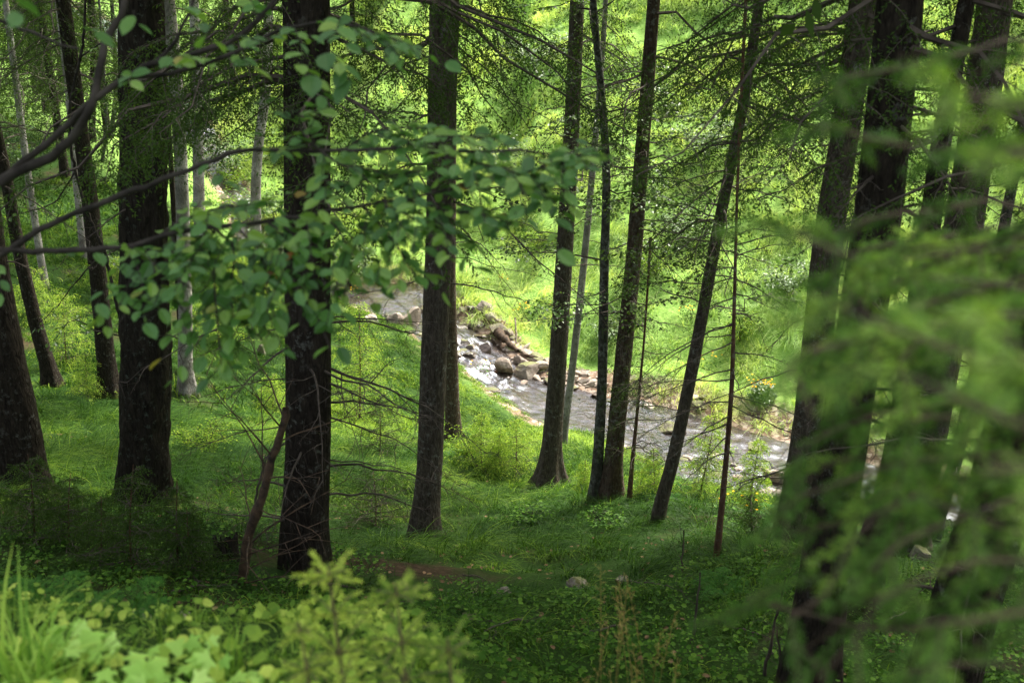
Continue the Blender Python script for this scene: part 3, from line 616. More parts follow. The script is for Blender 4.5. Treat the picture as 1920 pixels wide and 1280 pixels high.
# the wood on the slope beyond the creek
BGT = [(18, 60, 56, 360, 14, 'pale', 33, 'pale leaning trunk in the wood behind the leaning grey one'), (113, 60, 122, 245, 12, 'grey', 58, 'short-looking grey trunk far up the wooded slope, between the near trunks'),
       (134, 240, 150, 422, 14, 'pale', 36, 'pale trunk emerging behind the crooked sapling'), (80, 150, 83, 235, 13, 'grey', 62, 'far grey stub of a trunk in the gloom of the slope'),
       (173, 20, 178, 290, 13, 'dark', 50, 'dark trunk on the far slope beside the shaggy old spruce'), (196, 160, 201, 368, 6, 'grey', 47, 'hair-thin pole beside the shaggy old spruce'),
       (212, 40, 222, 330, 9, 'grey', 52, 'thin pole grazing the flank of the shaggy old spruce'), (455, 0, 452, 150, 12, 'dark', 74, 'dark far trunk above the falls'),
       (40, 0, 52, 190, 11, 'dark', 74, 'far dark trunk highest on the wooded slope'), (420, 0, 418, 170, 10, 'grey', 70, 'grey far trunk between the two pale creekside trunks'), (660, 0, 662, 240, 13, 'dark', 66, 'far trunk on the meadow rim, seen through drooping boughs'),
       (1462, 0, 1460, 60, 8, 'grey', 60, 'grey snag high on the meadow slope')]
for i, (u0, v0, u1, v1, wpx, bk, yd, lb) in enumerate(BGT):
    tree(lb, [(u0, v0), ((u0 + u1)/2, (v0 + v1)/2), (u1, v1)], wpx*.85, wpx, bk, seed=30 + i, ydist=yd, seg=12, step=.3, flare=.2, dead=(3, v0, v1, 1.3), dl=1.6, H=15,
         green=[(S, 7, -150, v1 - 90, 2.6, .55, 3.0)] if i < 10 and i % 4 != 2 else None, top_n=24, group='trees of the wood beyond the creek')

# more of the wood beyond the creek, low dark crowns
for i, (x, y, lb) in enumerate([(-15, 62, 'dark spruce above the falls, boughs down to the ground'), (-19, 66, 'full dark spruce on the slope left of the falls'), (-24, 58, 'spruce with sweeping boughs high on the left slope'), (-22, 74, 'tall spruce at the back of the wooded slope, second from the corner'),
        (-29, 70, 'shadowy spruce filling the upper corner'), (-17.5, 78, 'far spruce behind the pair of pale creekside trunks'), (-12.5, 72, 'far spruce just left of the massive trunk top'), (-26.5, 46, 'spruce on the left slope behind the crooked sapling'), (-20, 50, 'slender spruce between shaggy spruce and falls'), (-33, 60, 'spruce at the edge of the view high up the left slope'),
        (-17.6, 44, 'dark-crowned spruce hanging over the left slope behind the crooked sapling'), (-18.2, 51, 'dark-crowned spruce just left of the slim lichen trunk'), (-22, 54, 'dark-crowned spruce above the brown litter slope'), (-24.5, 63, 'dark-crowned spruce deep in the corner wood')]):
    b = np.array([x, y, float(ground(x, y))]); root = thing('spruce_tree', lb, 'tree', tuple(b), 'trees of the wood beyond the creek')
    a = Acc(); H = random.uniform(15, 19); trunk_mesh(a, [b - [0, 0, .35], b + [0, 0, 2], b + [0, 0, H*.6], b + [0, 0, H]], [.17, .15, .10, .02], .4, 5, .02, 12, .3, i); a.build('trunk', BARK['dark'], root)
    n = 64; f = np.sort(rng.random(n)); z = b[2] + 2.2 + (H - 2.5)*f; O = np.stack([np.full(n, x), np.full(n, y), z], -1); a = Acc()
    crown_spruce(a, O, np.arange(n)*2.4, (3.2*(1 - f)**.7 + .3)*rng.uniform(.7, 1.1, n), 0, .45, 3.4, dens=1.2); a.build('crown', [TWIG, NEEDLE], root)
# unseen spruces added outside the view so that their crowns shade the slope
for i, (x, y) in enumerate([(-7, 10.5), (-11.5, 14), (-14, 21), (-16, 27), (9.5, 11.5), (12.5, 16), (14.5, 20), (11.5, 8), (17, 17), (13, 12.5), (-12, 8), (15, 24)]):
    b = np.array([x, y, float(ground(x, y))]); root = thing('spruce_tree', 'unseen spruce added past the edge of the view to shade the slope', 'tree', tuple(b), 'unseen spruces added for shade')
    a = Acc(); H = random.uniform(17, 21); trunk_mesh(a, [b - [0, 0, .35], b + [0, 0, 2], b + [0, 0, H*.6], b + [0, 0, H]], [.18, .16, .11, .02], .5, 5, .02, 16, .3, i); a.build('trunk', BARK['dark'], root)
    n = 70; f = np.sort(rng.random(n)); z = b[2] + 7 + (H - 7.3)*f; O = np.stack([np.full(n, x), np.full(n, y), z], -1); a = Acc()
    crown_spruce(a, O, np.arange(n)*2.4, (3.5*(1 - f)**.7 + .3)*rng.uniform(.8, 1.1, n), 0, .3, 4.5, dens=1.3); a.build('crown', [TWIG, NEEDLE], root)
#@@PART3
# ------------------------------------------------------------------ stones
def _ico(sub):
    import bmesh
    bm = bmesh.new(); bmesh.ops.create_icosphere(bm, subdivisions=sub, radius=1)
    v = np.array([x.co[:] for x in bm.verts]); f = np.array([[q.index for q in p.verts] for p in bm.faces]); bm.free(); return v, f
ICO3, ICO4 = _ico(3), _ico(4)
def stone(name, label, c, size, seed, mat, group=None, cuts=9, detail=3, tilt=.4, sink=.25, cat='stone'):
    g = np.random.default_rng(seed); v, f = (ICO4 if detail == 4 else ICO3); v = v.copy()
    for _ in range(cuts):
        n = unit(g.normal(size=3)); d = g.uniform(.45, .8); h = v @ n - d; v -= np.maximum(h, 0)[:, None]*n*.97
    v *= 1/np.abs(v).max(0)
    v += (noise3(v*2.3 + seed)[:, None]*.09 + noise3(v*6 + seed)[:, None]*.035)*unit(v)
    sx, sy, sz = size; v *= np.array([sx, sy, sz])/2
    a, b = g.normal(0, tilt, 2)*.6; z = g.uniform(0, 2*pi)
    Rx = np.array([[1, 0, 0], [0, cos(a), -sin(a)], [0, sin(a), cos(a)]]); Ry = np.array([[cos(b), 0, sin(b)], [0, 1, 0], [-sin(b), 0, cos(b)]])
    v = v @ (Rx @ Ry).T
    c = np.array(c, float); A = Acc(); A.add(v + [0, 0, sz*(.5 - sink)], f, 0)
    o = A.build(name, mat); o.location = c
    return tag(o, label, cat, group)
def bedz(x, y):
    g = float(ground(x, y)); _, _, zs, hw, d = ground_parts(x, y)
    return max(g, float(zs) - .22) if abs(d) < hw + .3 else g
def stone_px(u, v, wpx, hr, mat, label, dr=.8, seed=None, group=None, detail=3, **k):
    p = GP(u, v); dep = p[1]*CP - p[2]*SP; s = wpx/F*dep*(1.0 if detail == 4 else 1.15)
    k.setdefault('sink', .42 if detail == 4 else .15)
    return stone('boulder' if s > .45 else 'stone', label, (p[0], p[1], bedz(p[0], p[1])), (s, s*dr, s*hr), seed or int(u*7 + v), mat, group, detail=detail, cat='boulder' if s > .45 else 'stone', **k)
BIG = [(907, 583, 34, .55, ROCKM, 'yellow-mossed boulder topping the right bank of the cascade'), (926, 600, 30, .45, ROCKM, 'low mossy boulder just below the topmost one on the right bank'),
    (934, 626, 34, .65, ROCKM, 'domed mossy boulder halfway down the right bank of the cascade'), (955, 632, 22, .8, ROCKM, 'tilted slab leaning on the domed mossy boulder'),
    (868, 583, 14, .6, ROCKM, 'small mossy stone at the lip of the upper cascade'), (866, 614, 14, .8, ROCKM, 'left one of three round mossy stones in the rapids'), (884, 613, 12, .8, ROCKM, 'middle one of three round mossy stones in the rapids'),
    (901, 614, 17, .6, ROCKW, 'right, darkest one of three round stones in the rapids'), (899, 634, 30, .25, ROCKW, 'flat wet grey slab lying mid-stream between rapids'), (885, 583, 18, .5, ROCKW, 'wet black stone beside the lip of the upper cascade'),
    (852, 655, 18, .6, ROCKW, 'dark wet stone of the mid-stream heap, touching the clean trunk'), (871, 653, 20, .7, ROCKM, 'mossy-capped stone of the mid-stream heap'), (884, 663, 18, .8, ROCKM, 'round green-tipped stone under the mid-stream heap'),
    (910, 665, 26, .7, ROCKW, 'rounded dark boulder between two white chutes'), (856, 672, 24, .5, ROCKW, 'broad dark stone lowest on the left of the heap'), (882, 677, 28, .45, ROCKW, 'reddish wedge stone with water breaking over its end'),
    (947, 705, 36, .95, ROCK, 'brown split boulder with a sharp face beside the lower chute'), (986, 712, 48, .75, ROCKM, 'largest yellowish boulder at the head of the pool'), (976, 683, 26, .6, ROCK, 'squared tan stone above the largest yellowish boulder'),
    (1014, 693, 36, .5, ROCK, 'grey slab stacked right of the largest yellowish boulder'), (991, 666, 28, .35, ROCK, 'pale slab on top of the stone bar'), (1007, 672, 26, .45, ROCKM, 'moss-striped slab on top of the stone bar'),
    (1030, 684, 26, .6, ROCK, 'bleached block touching the flared spruce trunk'), (1006, 716, 20, .5, ROCK, 'small tan stone at the foot of the yellowish boulder'), (978, 730, 22, .4, ROCK, 'flat stone reaching into the pool'), (960, 650, 16, .6, ROCK, 'round grey stone below the tilted slab'),
    (700, 606, 26, .8, ROCK, 'pale boulder left end of the row damming the upper pool'), (742, 608, 30, .8, ROCK, 'tan boulder in the middle of the row damming the upper pool'), (776, 612, 42, .8, ROCK, 'big white-crusted pointed boulder of the row damming the upper pool'), (795, 590, 20, .7, ROCKM, 'mossy boulder at the right end of the damming row'),
    (722, 598, 18, .6, ROCKW, 'dark stone wedged in the damming row'), (1118, 745, 20, .6, ROCK, 'rounded stone at the water edge behind the slim beech stem'), (1108, 722, 24, .4, ROCK, 'pale slab lying in grass behind the slim beech stem'),
    (1254, 815, 40, .6, ROCKM, 'mossy boulder standing in the shallows left of the leaning trunk'), (1256, 799, 18, .4, ROCKM, 'small mossy stone just upstream of the shallows boulder'), (1418, 856, 36, .5, ROCKM, 'wedge-shaped mossy boulder in the wide shallows'), (1378, 886, 20, .6, ROCKW, 'brown stone behind the reddish dead sapling'),
    (1462, 906, 60, .45, ROCK, 'broad bleached slab at the near water edge by the dark stand'), (1440, 930, 46, .4, ROCK, 'lower bleached slab at the near water edge'), (1382, 906, 24, .5, ROCK, 'tan block near the reddish dead sapling'), (1337, 904, 26, .45, ROCKM, 'low moss-stained stone under the small bushy spruce'),
    (1312, 764, 30, .5, ROCKM, 'mossy stone on the far water edge, right of the leaning trunk'), (1296, 752, 26, .5, ROCK, 'tilted pale slab on the far water edge, right of the leaning trunk'), (1345, 758, 20, .4, ROCK, 'flat stone under the washed-out roots of the far bank'), (1216, 768, 22, .5, ROCK, 'grey stone on the far water edge behind the feathery young spruce'), (1290, 868, 22, .4, ROCK, 'flat slab in the gravel heap left of the bushy spruce'),
    (1620, 905, 26, .5, ROCK, 'pale stone in the rapids glimpsed between the dark stand trunks')]
for b in BIG: stone_px(*b)
stone_px(1087, 1100, 50, .62, ROCKM, 'moss-topped grey stone alone on the shady forest floor', detail=4)
stone_px(938, 1118, 46, .5, ROCK, 'pale angular stone half sunk in the forest floor', detail=4)
stone_px(898, 1110, 34, .4, ROCKM, 'flat dull stone left of the pale angular one on the forest floor', detail=4)
stone_px(886, 1160, 40, .4, ROCKM, 'brownish stone lowest on the forest floor beside the young firs', detail=4)
stone_px(1170, 1090, 34, .5, ROCKW, 'small dark stone right of the moss-topped grey one', detail=4)
stone_px(1724, 1052, 32, 1.1, ROCKM, 'square upright stone at the foot of the broad dark spruce', tilt=.1, sink=.1)
stone_px(1440, 112, 16, 1.0, ROCK, 'lone grey boulder high on the meadow')
stone_px(492, 668, 15, 1.6, ROCKM, 'small upright mossy stone in the sunny patch left of the massive spruce')
stone_px(190, 1140, 62, .6, ROCK, 'grey blurred stone among the bright leaves of the ledge', detail=4)
stone_px(262, 1160, 46, .5, ROCK, 'darker stone right of the blurred grey one on the ledge', detail=4)
stone_px(345, 1158, 34, .5, ROCK, 'small stone near the grass tuft on the ledge', detail=4)
def scatter_stones(n, xr, tr, sr, mat, name, label, group, seed):
    g = np.random.default_rng(seed)
    for i in range(n):
        x = g.uniform(*xr); _, ys, zs, hw, _ = ground_parts(x, 0.)
        sl = float(np.interp(x + .5, SX, SY) - np.interp(x - .5, SX, SY)); c = 1/math.sqrt(1 + sl*sl)
        y = float(ys) + g.uniform(*tr)*float(hw)/c; s = sr[0] + (sr[1] - sr[0])*g.random()**2.2
        mt = mat[i % len(mat)]; stone(name, ('mossy ' if mt is ROCKM else '') + label + (', ' + ('upstream end', 'upstream half', 'middle', 'downstream half', 'downstream end')[min(4, int(5*(x - xr[0])/(xr[1] - xr[0])))]), (x, y, bedz(x, y)), (s, s*g.uniform(.5, .9), s*g.uniform(.18, .5)), seed*1000 + i, mat[i % len(mat)], group, cuts=7, sink=.3)
scatter_stones(92, (-.7, 3.8), (.6, 1.45), (.18, .62), [ROCK, ROCK, ROCKM], 'stone', 'pale flat stone of the bar below the meadow', 'loose stones of the stone bar', 11)
scatter_stones(28, (-3.2, .2), (-1.0, 1.0), (.25, .62), [ROCKW, ROCKM, ROCKW], 'stone', 'dark wet stone in the white cascade', 'stones in the cascade', 12)
scatter_stones(56, (3.2, 9.5), (-1.05, .9), (.2, .6), [ROCKW, ROCK, ROCKM, ROCK], 'stone', 'small stone in the wide shallows', 'stones in the wide shallows', 13)
scatter_stones(30, (5.5, 10.5), (-1.25, -.7), (.15, .5), [ROCK, ROCK, ROCKM], 'stone', 'bleached stone on the near edge of the shallows', 'stones on the near edge of the shallows', 14)
scatter_stones(22, (3.5, 9.5), (.85, 1.15), (.12, .45), [ROCK, ROCKM], 'stone', 'stone lying at the foot of the far grassy bank', 'stones under the far bank', 15)
scatter_stones(18, (-17, -9), (-1.0, 1.0), (.25, .9), [ROCKW, ROCKM, ROCKW], 'stone', 'dark boulder in the white falls upstream', 'boulders in the upstream falls', 16)
scatter_stones(12, (-5.5, -2.2), (.7, 1.2), (.15, .5), [ROCK, ROCKM], 'stone', 'brown stone rimming the quiet upper pool', 'stones round the upper pool', 17)

# driftwood, stump, dead sticks
def stick(name, label, cat, pts, r0, r1, mat, lift=0, group=None, twigs=0, seg=7, tl=.5):
    P = resample(np.array(pts, float), .06)[None]; k = P.shape[1]
    P = P + np.cumsum(rng.normal(0, .006, P.shape), 1); a = Acc()
    R = np.linspace(r0, r1, k)[None]*(1 + .12*rng.normal(size=(1, k)))
    a.add(*tubes(P, R, seg), 0, None, True)
    if twigs:
        Q, _ = grow(P, twigs, .1, .95, lambda t: tl*np.ones_like(t), .9, .1, 6, .6); Q[:, 1:] += np.cumsum(rng.normal(0, .012, (len(Q), 5, 3)), 1)
        a.add(*tubes(Q, r1*.25*(1 - .8*np.linspace(0, 1, 6))[None]*np.ones((len(Q), 1)) + .001, 4), 0)
        W, _ = grow(Q, 5, .2, .95, lambda t: tl*.35*np.ones_like(t), .7, .1, 4, .6)
        a.add(*tubes(W, r1*.12*(1 - .8*np.linspace(0, 1, 4))[None]*np.ones((len(W), 1)) + .0008, 3), 0)
    return tag(a.build(name, mat), label, cat, group)
def plane_pts(pts, foot):
    b = GP(*foot); out = []
    for u, v in pts:
        r = ray(u, v); out.append(r*(b[1]/r[1]))
    return [b - [0, 0, .15]] + out[::-1], b
pp, _ = plane_pts([(541, 768), (528, 820), (514, 862), (498, 920), (484, 962), (466, 1030)], (446, 1092))
stick('broken_dead_trunk', 'broken leaning dead trunk with an orange scar and dead twigs, left of the massive spruce', 'dead trunk', pp, .042, .026, DEADW, twigs=14, seg=10, tl=.8)
pp, _ = plane_pts([(494, 848), (482, 890), (472, 950), (462, 1010)], (455, 1066))
stick('dead_sapling', 'thin dead stem standing just left of the broken leaning trunk', 'dead stem', pp, .018, .006, TWIG, twigs=9, tl=.5)
for (p, f, lb) in [([(1281, 988), (1285, 1020), (1282, 1045)], (1283, 1070), 'knobbly bare stick standing in the grass under the leaning trunk'),
                   ([(1316, 1062), (1308, 1120), (1300, 1160)], (1294, 1205), 'thin leafless stick rising from the herbs, low between the leaning trunk and the dark stand'),
                   ([(1478, 1085), (1462, 1150), (1448, 1210)], (1436, 1268), 'bare forked stick in front of the thick spruce'),
                   ([(1452, 1180), (1460, 1230)], (1466, 1275), 'short bare shoot at the foot of the thick spruce')]:
    pp, _ = plane_pts(p, f); stick('dead_stick', lb, 'stick', pp, .014, .005, TWIG, twigs=5, tl=.18)
q = GP(940, 640); stick('driftwood_log', 'barkless log stub pointing down into the rapids below the mossy boulder', 'log', [GP(934, 636) + [0, 0, .25], GP(950, 650) + [0, 0, .22], GP(972, 662) + [0, 0, .05]], .17, .07, DEADW, seg=10)
stick('driftwood_branch', 'bleached branch propped on the meadow bank above the stone bar', 'branch', [GP(966, 632) + [0, 0, .7], GP(968, 648) + [0, 0, .1]], .03, .03, ROCK)
stick('fallen_branch', 'long thin fallen branch lying on the far bank behind the reddish dead sapling', 'branch', [GP(1385, 757) + [0, 0, .15], GP(1410, 775) + [0, 0, .1], GP(1440, 778) + [0, 0, .05]], .03, .02, TWIG, twigs=4)
for (u, v, dx, dy, lb) in [(700, 1145, 90, -12, 'fallen twig lying across the litter behind the young firs'), (1180, 1095, 70, 22, 'fallen stick beside the small dark stone'), (990, 1170, -80, 30, 'mossy fallen stick in the herbs below the pale angular stone'), (1080, 1200, 110, -20, 'long fallen branch lowest in the middle of the shady floor'),
        (870, 1085, 60, 20, 'short fallen stick near the foot of the clean trunk'), (560, 1105, 120, 8, 'fallen branch along the ledge rim below the massive spruce'), (320, 1118, 90, -14, 'fallen stick between the ferns and the stump'), (1360, 1180, 90, 26, 'fallen branch among herbs left of the thick spruce'), (1650, 1180, 80, -30, 'fallen stick inside the dark stand')]:
    q1, q2, q3 = GP(u, v), GP(u + dx*.5, v + dy*.5 + 3), GP(u + dx, v + dy)
    stick('fallen_stick', lb, 'stick', [q1 + [0, 0, .04], q2 + [0, 0, .07], q3 + [0, 0, .03]], .010, .004, TWIG, twigs=4, tl=.22)
def stump(u, v, wpx, h):
    b = GP(u, v); dep = b[1]*CP - b[2]*SP; r = wpx/2/F*dep
    root = thing('tree_stump', 'black rotten stump with a jagged top beside the broken dead trunk', 'stump', tuple(b))
    th = np.arange(40)/40*2*pi; hs = np.linspace(-.2, 1, 16); V = []
    jag = 1 + .22*noise3(np.stack([np.cos(th)*3, np.sin(th)*3, th*0], -1)) + .12*noise3(np.stack([np.cos(th)*9, np.sin(th)*9, th*0], -1))
    for s in hs:
        rr = r*(1 + .5*math.exp(-max(s, 0)*4))*(1 + .10*noise3(np.stack([np.cos(th)*3, np.sin(th)*3, th*0 + s*2], -1)) + .05*noise3(np.stack([np.cos(th)*12, np.sin(th)*12, th*0 + s*4], -1)))
        V.append(np.stack([b[0] + rr*np.cos(th), b[1] + rr*np.sin(th), b[2] + s*h*jag], -1))
    for fr, dz in ((.8, -.05), (.5, -.14), (.02, -.16)): V.append(np.stack([b[0] + r*fr*np.cos(th), b[1] + r*fr*np.sin(th), b[2] + h*jag*(1 if fr > .7 else .9) + dz], -1))
    k = len(V); i = np.arange(k - 1)[:, None]*40; j = np.arange(40)[None]; j2 = (j + 1) % 40
    a = Acc(); a.add(np.array(V), np.stack([i + j, i + j2, i + 40 + j2, i + 40 + j], -1).reshape(-1, 4), 0, .2)
    a.build('body', BARK['rough'], root)
stump(428, 1068, 44, .28)

# ------------------------------------------------------------------ young spruces, ferns, leafy plants
def young_spruce(label, top, foot, wpx, fine, dens=1, mat=NEEDLE_Y, group=None, clear=.12, whorls=None, r0=None, name='young_spruce', ydist=None, slope=.25, droop=.25, cat='young spruce'):
    b = GP(*foot) if ydist is None else None
    if ydist is not None: r = ray(*foot); x = r[0]/r[1]*ydist; b = np.array([x, ydist, float(ground(x, ydist))])
    r = ray(*top); t = r*(b[1]/r[1]); dep = b[1]*CP - b[2]*SP; h = t[2] - b[2]; Lm = wpx/2/F*dep
    root = thing(name, label, cat, tuple(b), group)
    mid = (b + t)/2 + rng.normal(0, .01, 3)*h
    P = resample(np.array([b - [0, 0, .1], mid, t]), .05); k = len(P)
    a = Acc(); a.add(*tubes(P[None], np.linspace(.009*h + .003, .003, k)[None], 6), 0, None, True); a.build('trunk', BARK['red'] if mat is not NEEDLE_Y or h > 1 else TWIGN, root)
    n = whorls or int(10 + h*10/fine); f = np.linspace(clear, .98, n); s = (f*(k - 1)).astype(int)
    a = Acc(); O = P[s]; az = np.arange(n)*2.4 + rng.random(n)*.7; LL = Lm*((1 - f)**.75 + .08)*rng.uniform(.7, 1.2, n)
    O2 = np.concatenate([O, O[:int(n*.7)]]); az2 = np.concatenate([az, az[:int(n*.7)] + 2.2]); L2 = np.concatenate([LL, LL[:int(n*.7)]*.9])
    g = 4; o = np.argsort(-L2)
    for q in range(g):                                              # longest boughs first: twig length follows bough length
        ii = o[q::1][:0] if False else o[int(q*len(o)/g):int((q + 1)*len(o)/g)]
        crown_spruce(a, O2[ii], az2[ii], L2[ii], slope, droop, fine, dens=dens, r0=r0, wr=.01)
    a.build('crown', [TWIG if mat is not NEEDLE_Y or h > 1 else TWIGN, mat], root)
    return root
for tp, ft, wpx, fn, ds, m, lb in [
    ((118, 545), (124, 682), 130, .95, .8, NEEDLE_Y, 'pale green young spruce between the two leaning trunks on the left'),
    ((160, 660), (160, 748), 80, .9, .8, NEEDLE_Y, 'small thin young spruce at the foot of the trunk crossed by the sapling'),
    ((903, 770), (903, 884), 100, .9, .8, NEEDLE_Y, 'fresh green young spruce right of the clean trunk, left one of a pair'),
    ((967, 780), (968, 892), 110, .9, .8, NEEDLE_Y, 'fresh green young spruce by the reddish roots, right one of a pair'),
    ((938, 800), (936, 880), 60, .8, .8, NEEDLE_Y, 'tiny spruce sprout between the pair of fresh green young spruces'),
    ((1342, 770), (1309, 938), 120, .75, 1, NEEDLE_Y, 'bushy-headed young spruce against the shallows, bare stemmed'),
    ((1426, 818), (1402, 960), 84, .75, 1, NEEDLE_Y, 'narrow pointed young spruce in front of the bleached slabs'),
    ((1408, 925), (1412, 1012), 130, .8, 1, NEEDLE, 'squat dense fir bush below the narrow pointed young spruce'),
    ((1225, 840), (1228, 930), 90, .8, 1, NEEDLE_Y, 'low bushy spruce between the feathery one and the leaning trunk'),
    ((1098, 860), (1096, 922), 36, .7, .8, NEEDLE_Y, 'wispy seedling spruce between the flared spruce and the slim beech'),
    ((672, 560), (674, 788), 150, 1.0, .7, NEEDLE_Y, 'sparse tall young spruce between the massive and the clean trunk'),
    ((712, 740), (712, 852), 120, .9, .8, NEEDLE, 'dusky young spruce left of the clean trunk'),
    ((512, 700), (510, 772), 90, 1.0, .8, NEEDLE_Y, 'small spruce in the sunny patch left of the massive trunk'),
    ((52, 850), (62, 1010), 230, .8, 1, NEEDLE, 'dark fir scrub in front of the thick edge spruce'),
    ((132, 890), (128, 1020), 190, .75, 1, NEEDLE, 'dark ragged young fir between edge spruce and shaggy spruce'),
    ((250, 870), (244, 1070), 230, .7, 1, NEEDLE, 'dark young fir standing before the foot of the shaggy old spruce'),
    ((332, 900), (334, 1078), 200, .7, 1, NEEDLE, 'dark young fir at the right flank of the shaggy old spruce'),
    ((350, 950), (352, 1085), 130, .65, 1, NEEDLE, 'smaller dark fir tucked right against its neighbour, left of the stump'),
    ((190, 930), (186, 1060), 160, .7, 1, NEEDLE, 'low dark fir half hidden behind the ferns'),
    ((700, 880), (704, 985), 220, .8, .9, NEEDLE, 'dull brownish young fir between massive and clean trunk'),
    ((455, 470), (455, 560), 120, 1.6, .8, NEEDLE_Y, 'young spruce by the stream meadow behind the beech leaves'),
    ((60, 500), (62, 600), 120, 1.3, .8, NEEDLE_Y, 'light young spruce on the left slope behind the slim leaning trunk'),
    ((215, 480), (214, 545), 90, 1.5, .8, NEEDLE_Y, 'small young spruce glimpsed left of the shaggy old spruce'),
    ]:
    young_spruce(lb, tp, ft, wpx*(1.15 if m is NEEDLE_Y else 1), fn*(1.45 if m is NEEDLE_Y else 1), ds*(1.3 if m is NEEDLE_Y else 1.2), m, r0=.7 if m is NEEDLE_Y else None)
# near, out of focus, on the ledge in front of the viewer
def shoots_spruce(label, top, yd, R, nb, mat, r0, v0=.05, lean=.55):
    r = ray(*top); t = r*(yd/r[1]); b = np.array([t[0] + .01, yd, float(ground(t[0], yd))]); h = t[2] - b[2]
    root = thing('young_spruce', label, 'young spruce', tuple(b)); P = resample(np.array([b - [0, 0, .05], (b + t)/2 + [.006, 0, 0], t]), .02); k = len(P)
    a = Acc(); a.add(*tubes(P[None], np.linspace(.005, .0018, k)[None], 6), 0, None, True); a.build('trunk', TWIGN, root)
    f = np.repeat(np.linspace(v0, .97, nb//5), 5); n = len(f); O = P[(f*(k - 1)).astype(int)]; az = np.arange(n)*1.257 + np.repeat(rng.random(n//5)*6, 5); L = R*((1 - f)**.8 + .16)*rng.uniform(.75, 1.15, n); s = np.linspace(0, 1, 7)
    Q = np.zeros((n, 7, 3)); Q[..., 0] = O[:, None, 0] + np.cos(az)[:, None]*L[:, None]*s; Q[..., 1] = O[:, None, 1] + np.sin(az)[:, None]*L[:, None]*s; Q[..., 2] = O[:, None, 2] + L[:, None]*(lean*s - .35*s**2)
    a = Acc(); a.add(*tubes(Q, .0016*np.ones((n, 7)), 4), 0)
    m = max(3, int(R/.045)); W, _ = grow(Q, m, .15, .9, lambda t: R*.42*(1.1 - t), .85, .05, 4, .12); a.add(*tubes(W, .001*np.ones((len(W), 4)), 3), 0)
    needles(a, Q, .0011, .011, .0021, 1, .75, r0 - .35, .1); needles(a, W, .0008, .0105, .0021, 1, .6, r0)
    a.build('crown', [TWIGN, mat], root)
shoots_spruce('bright yellow-green young spruce with fresh shoots on the ledge, the lighter of two', (615, 1062), 1.72, .15, 30, NEEDLE_Y, .98)
shoots_spruce('cooler green young spruce right behind the bright fresh one on the ledge', (742, 1098), 1.66, .17, 30, NEEDLE_Y, .72)
shoots_spruce('lowest young spruce spreading flat shoots at the bottom of the ledge', (840, 1200), 1.5, .14, 25, NEEDLE_Y, .6)
shoots_spruce('small bright young spruce between the ledge grass and the lobed leaves', (560, 1165), 1.62, .10, 25, NEEDLE_Y, .85)

def fern(label, u, v, n, Lf, group=None, ydist=None):
    b = GP(u, v) if ydist is None else None
    if b is None: r = ray(u, v); x = r[0]/r[1]*ydist; b = np.array([x, ydist, float(ground(x, ydist))])
    a = Acc(); s = np.linspace(0, 1, 8); az = np.arange(n)/n*2*pi + rng.random(n)*.4; L = Lf*rng.uniform(.8, 1.1, n)
    P = np.zeros((n, 8, 3)); P[..., 0] = b[0] + np.cos(az)[:, None]*L[:, None]*s*.85; P[..., 1] = b[1] + np.sin(az)[:, None]*L[:, None]*s*.85
    P[..., 2] = b[2] + L[:, None]*(.95*s - .75*s**2)
    a.add(*tubes(P, .003*(1 - .8*s)[None]*np.ones((n, 1)), 3), 0, .2)
    Q, _ = grow(P, 26, .15, .99, lambda t: Lf*.32*np.sin(np.clip(1 - t, .03, 1)**.8*pi*.62) + .01, 1.25, .15, 3, .03)
    O, T, off, t = along(Q, .012*Lf/.5); N = unit(np.array([0, 0, 1.]) + rng.normal(0, .2, (len(O), 3)))
    D = unit(T*.5 + np.cross(T, N)*np.where(off % 2 == 0, 1, -1)[:, None])
    stamp(a, LEAF6, O, D, N, .035*Lf/.5*(1.2 - t), .016*Lf/.5, 0)
    return tag(a.build('fern', FERN), label, 'fern', group)
fern('dark green fern spreading behind the bright grass tuft', 95, 1085, 5, .2, ydist=3.05)
fern('fern in the middle of the ledge edge, left of the stump', 235, 1100, 5, .18, ydist=2.95)
fern('fern at the bare edge of the view left of the bright grass tuft', -15, 1080, 5, .2, ydist=3.1)
fern('fern on the forest floor under the moss-topped stone', 1350, 1110, 7, .3)
fern('pale fern among grass right of the slim beech foot', 1248, 935, 8, .5)
fern('fern growing before the bleached slabs near the fir bush', 1450, 985, 8, .5)

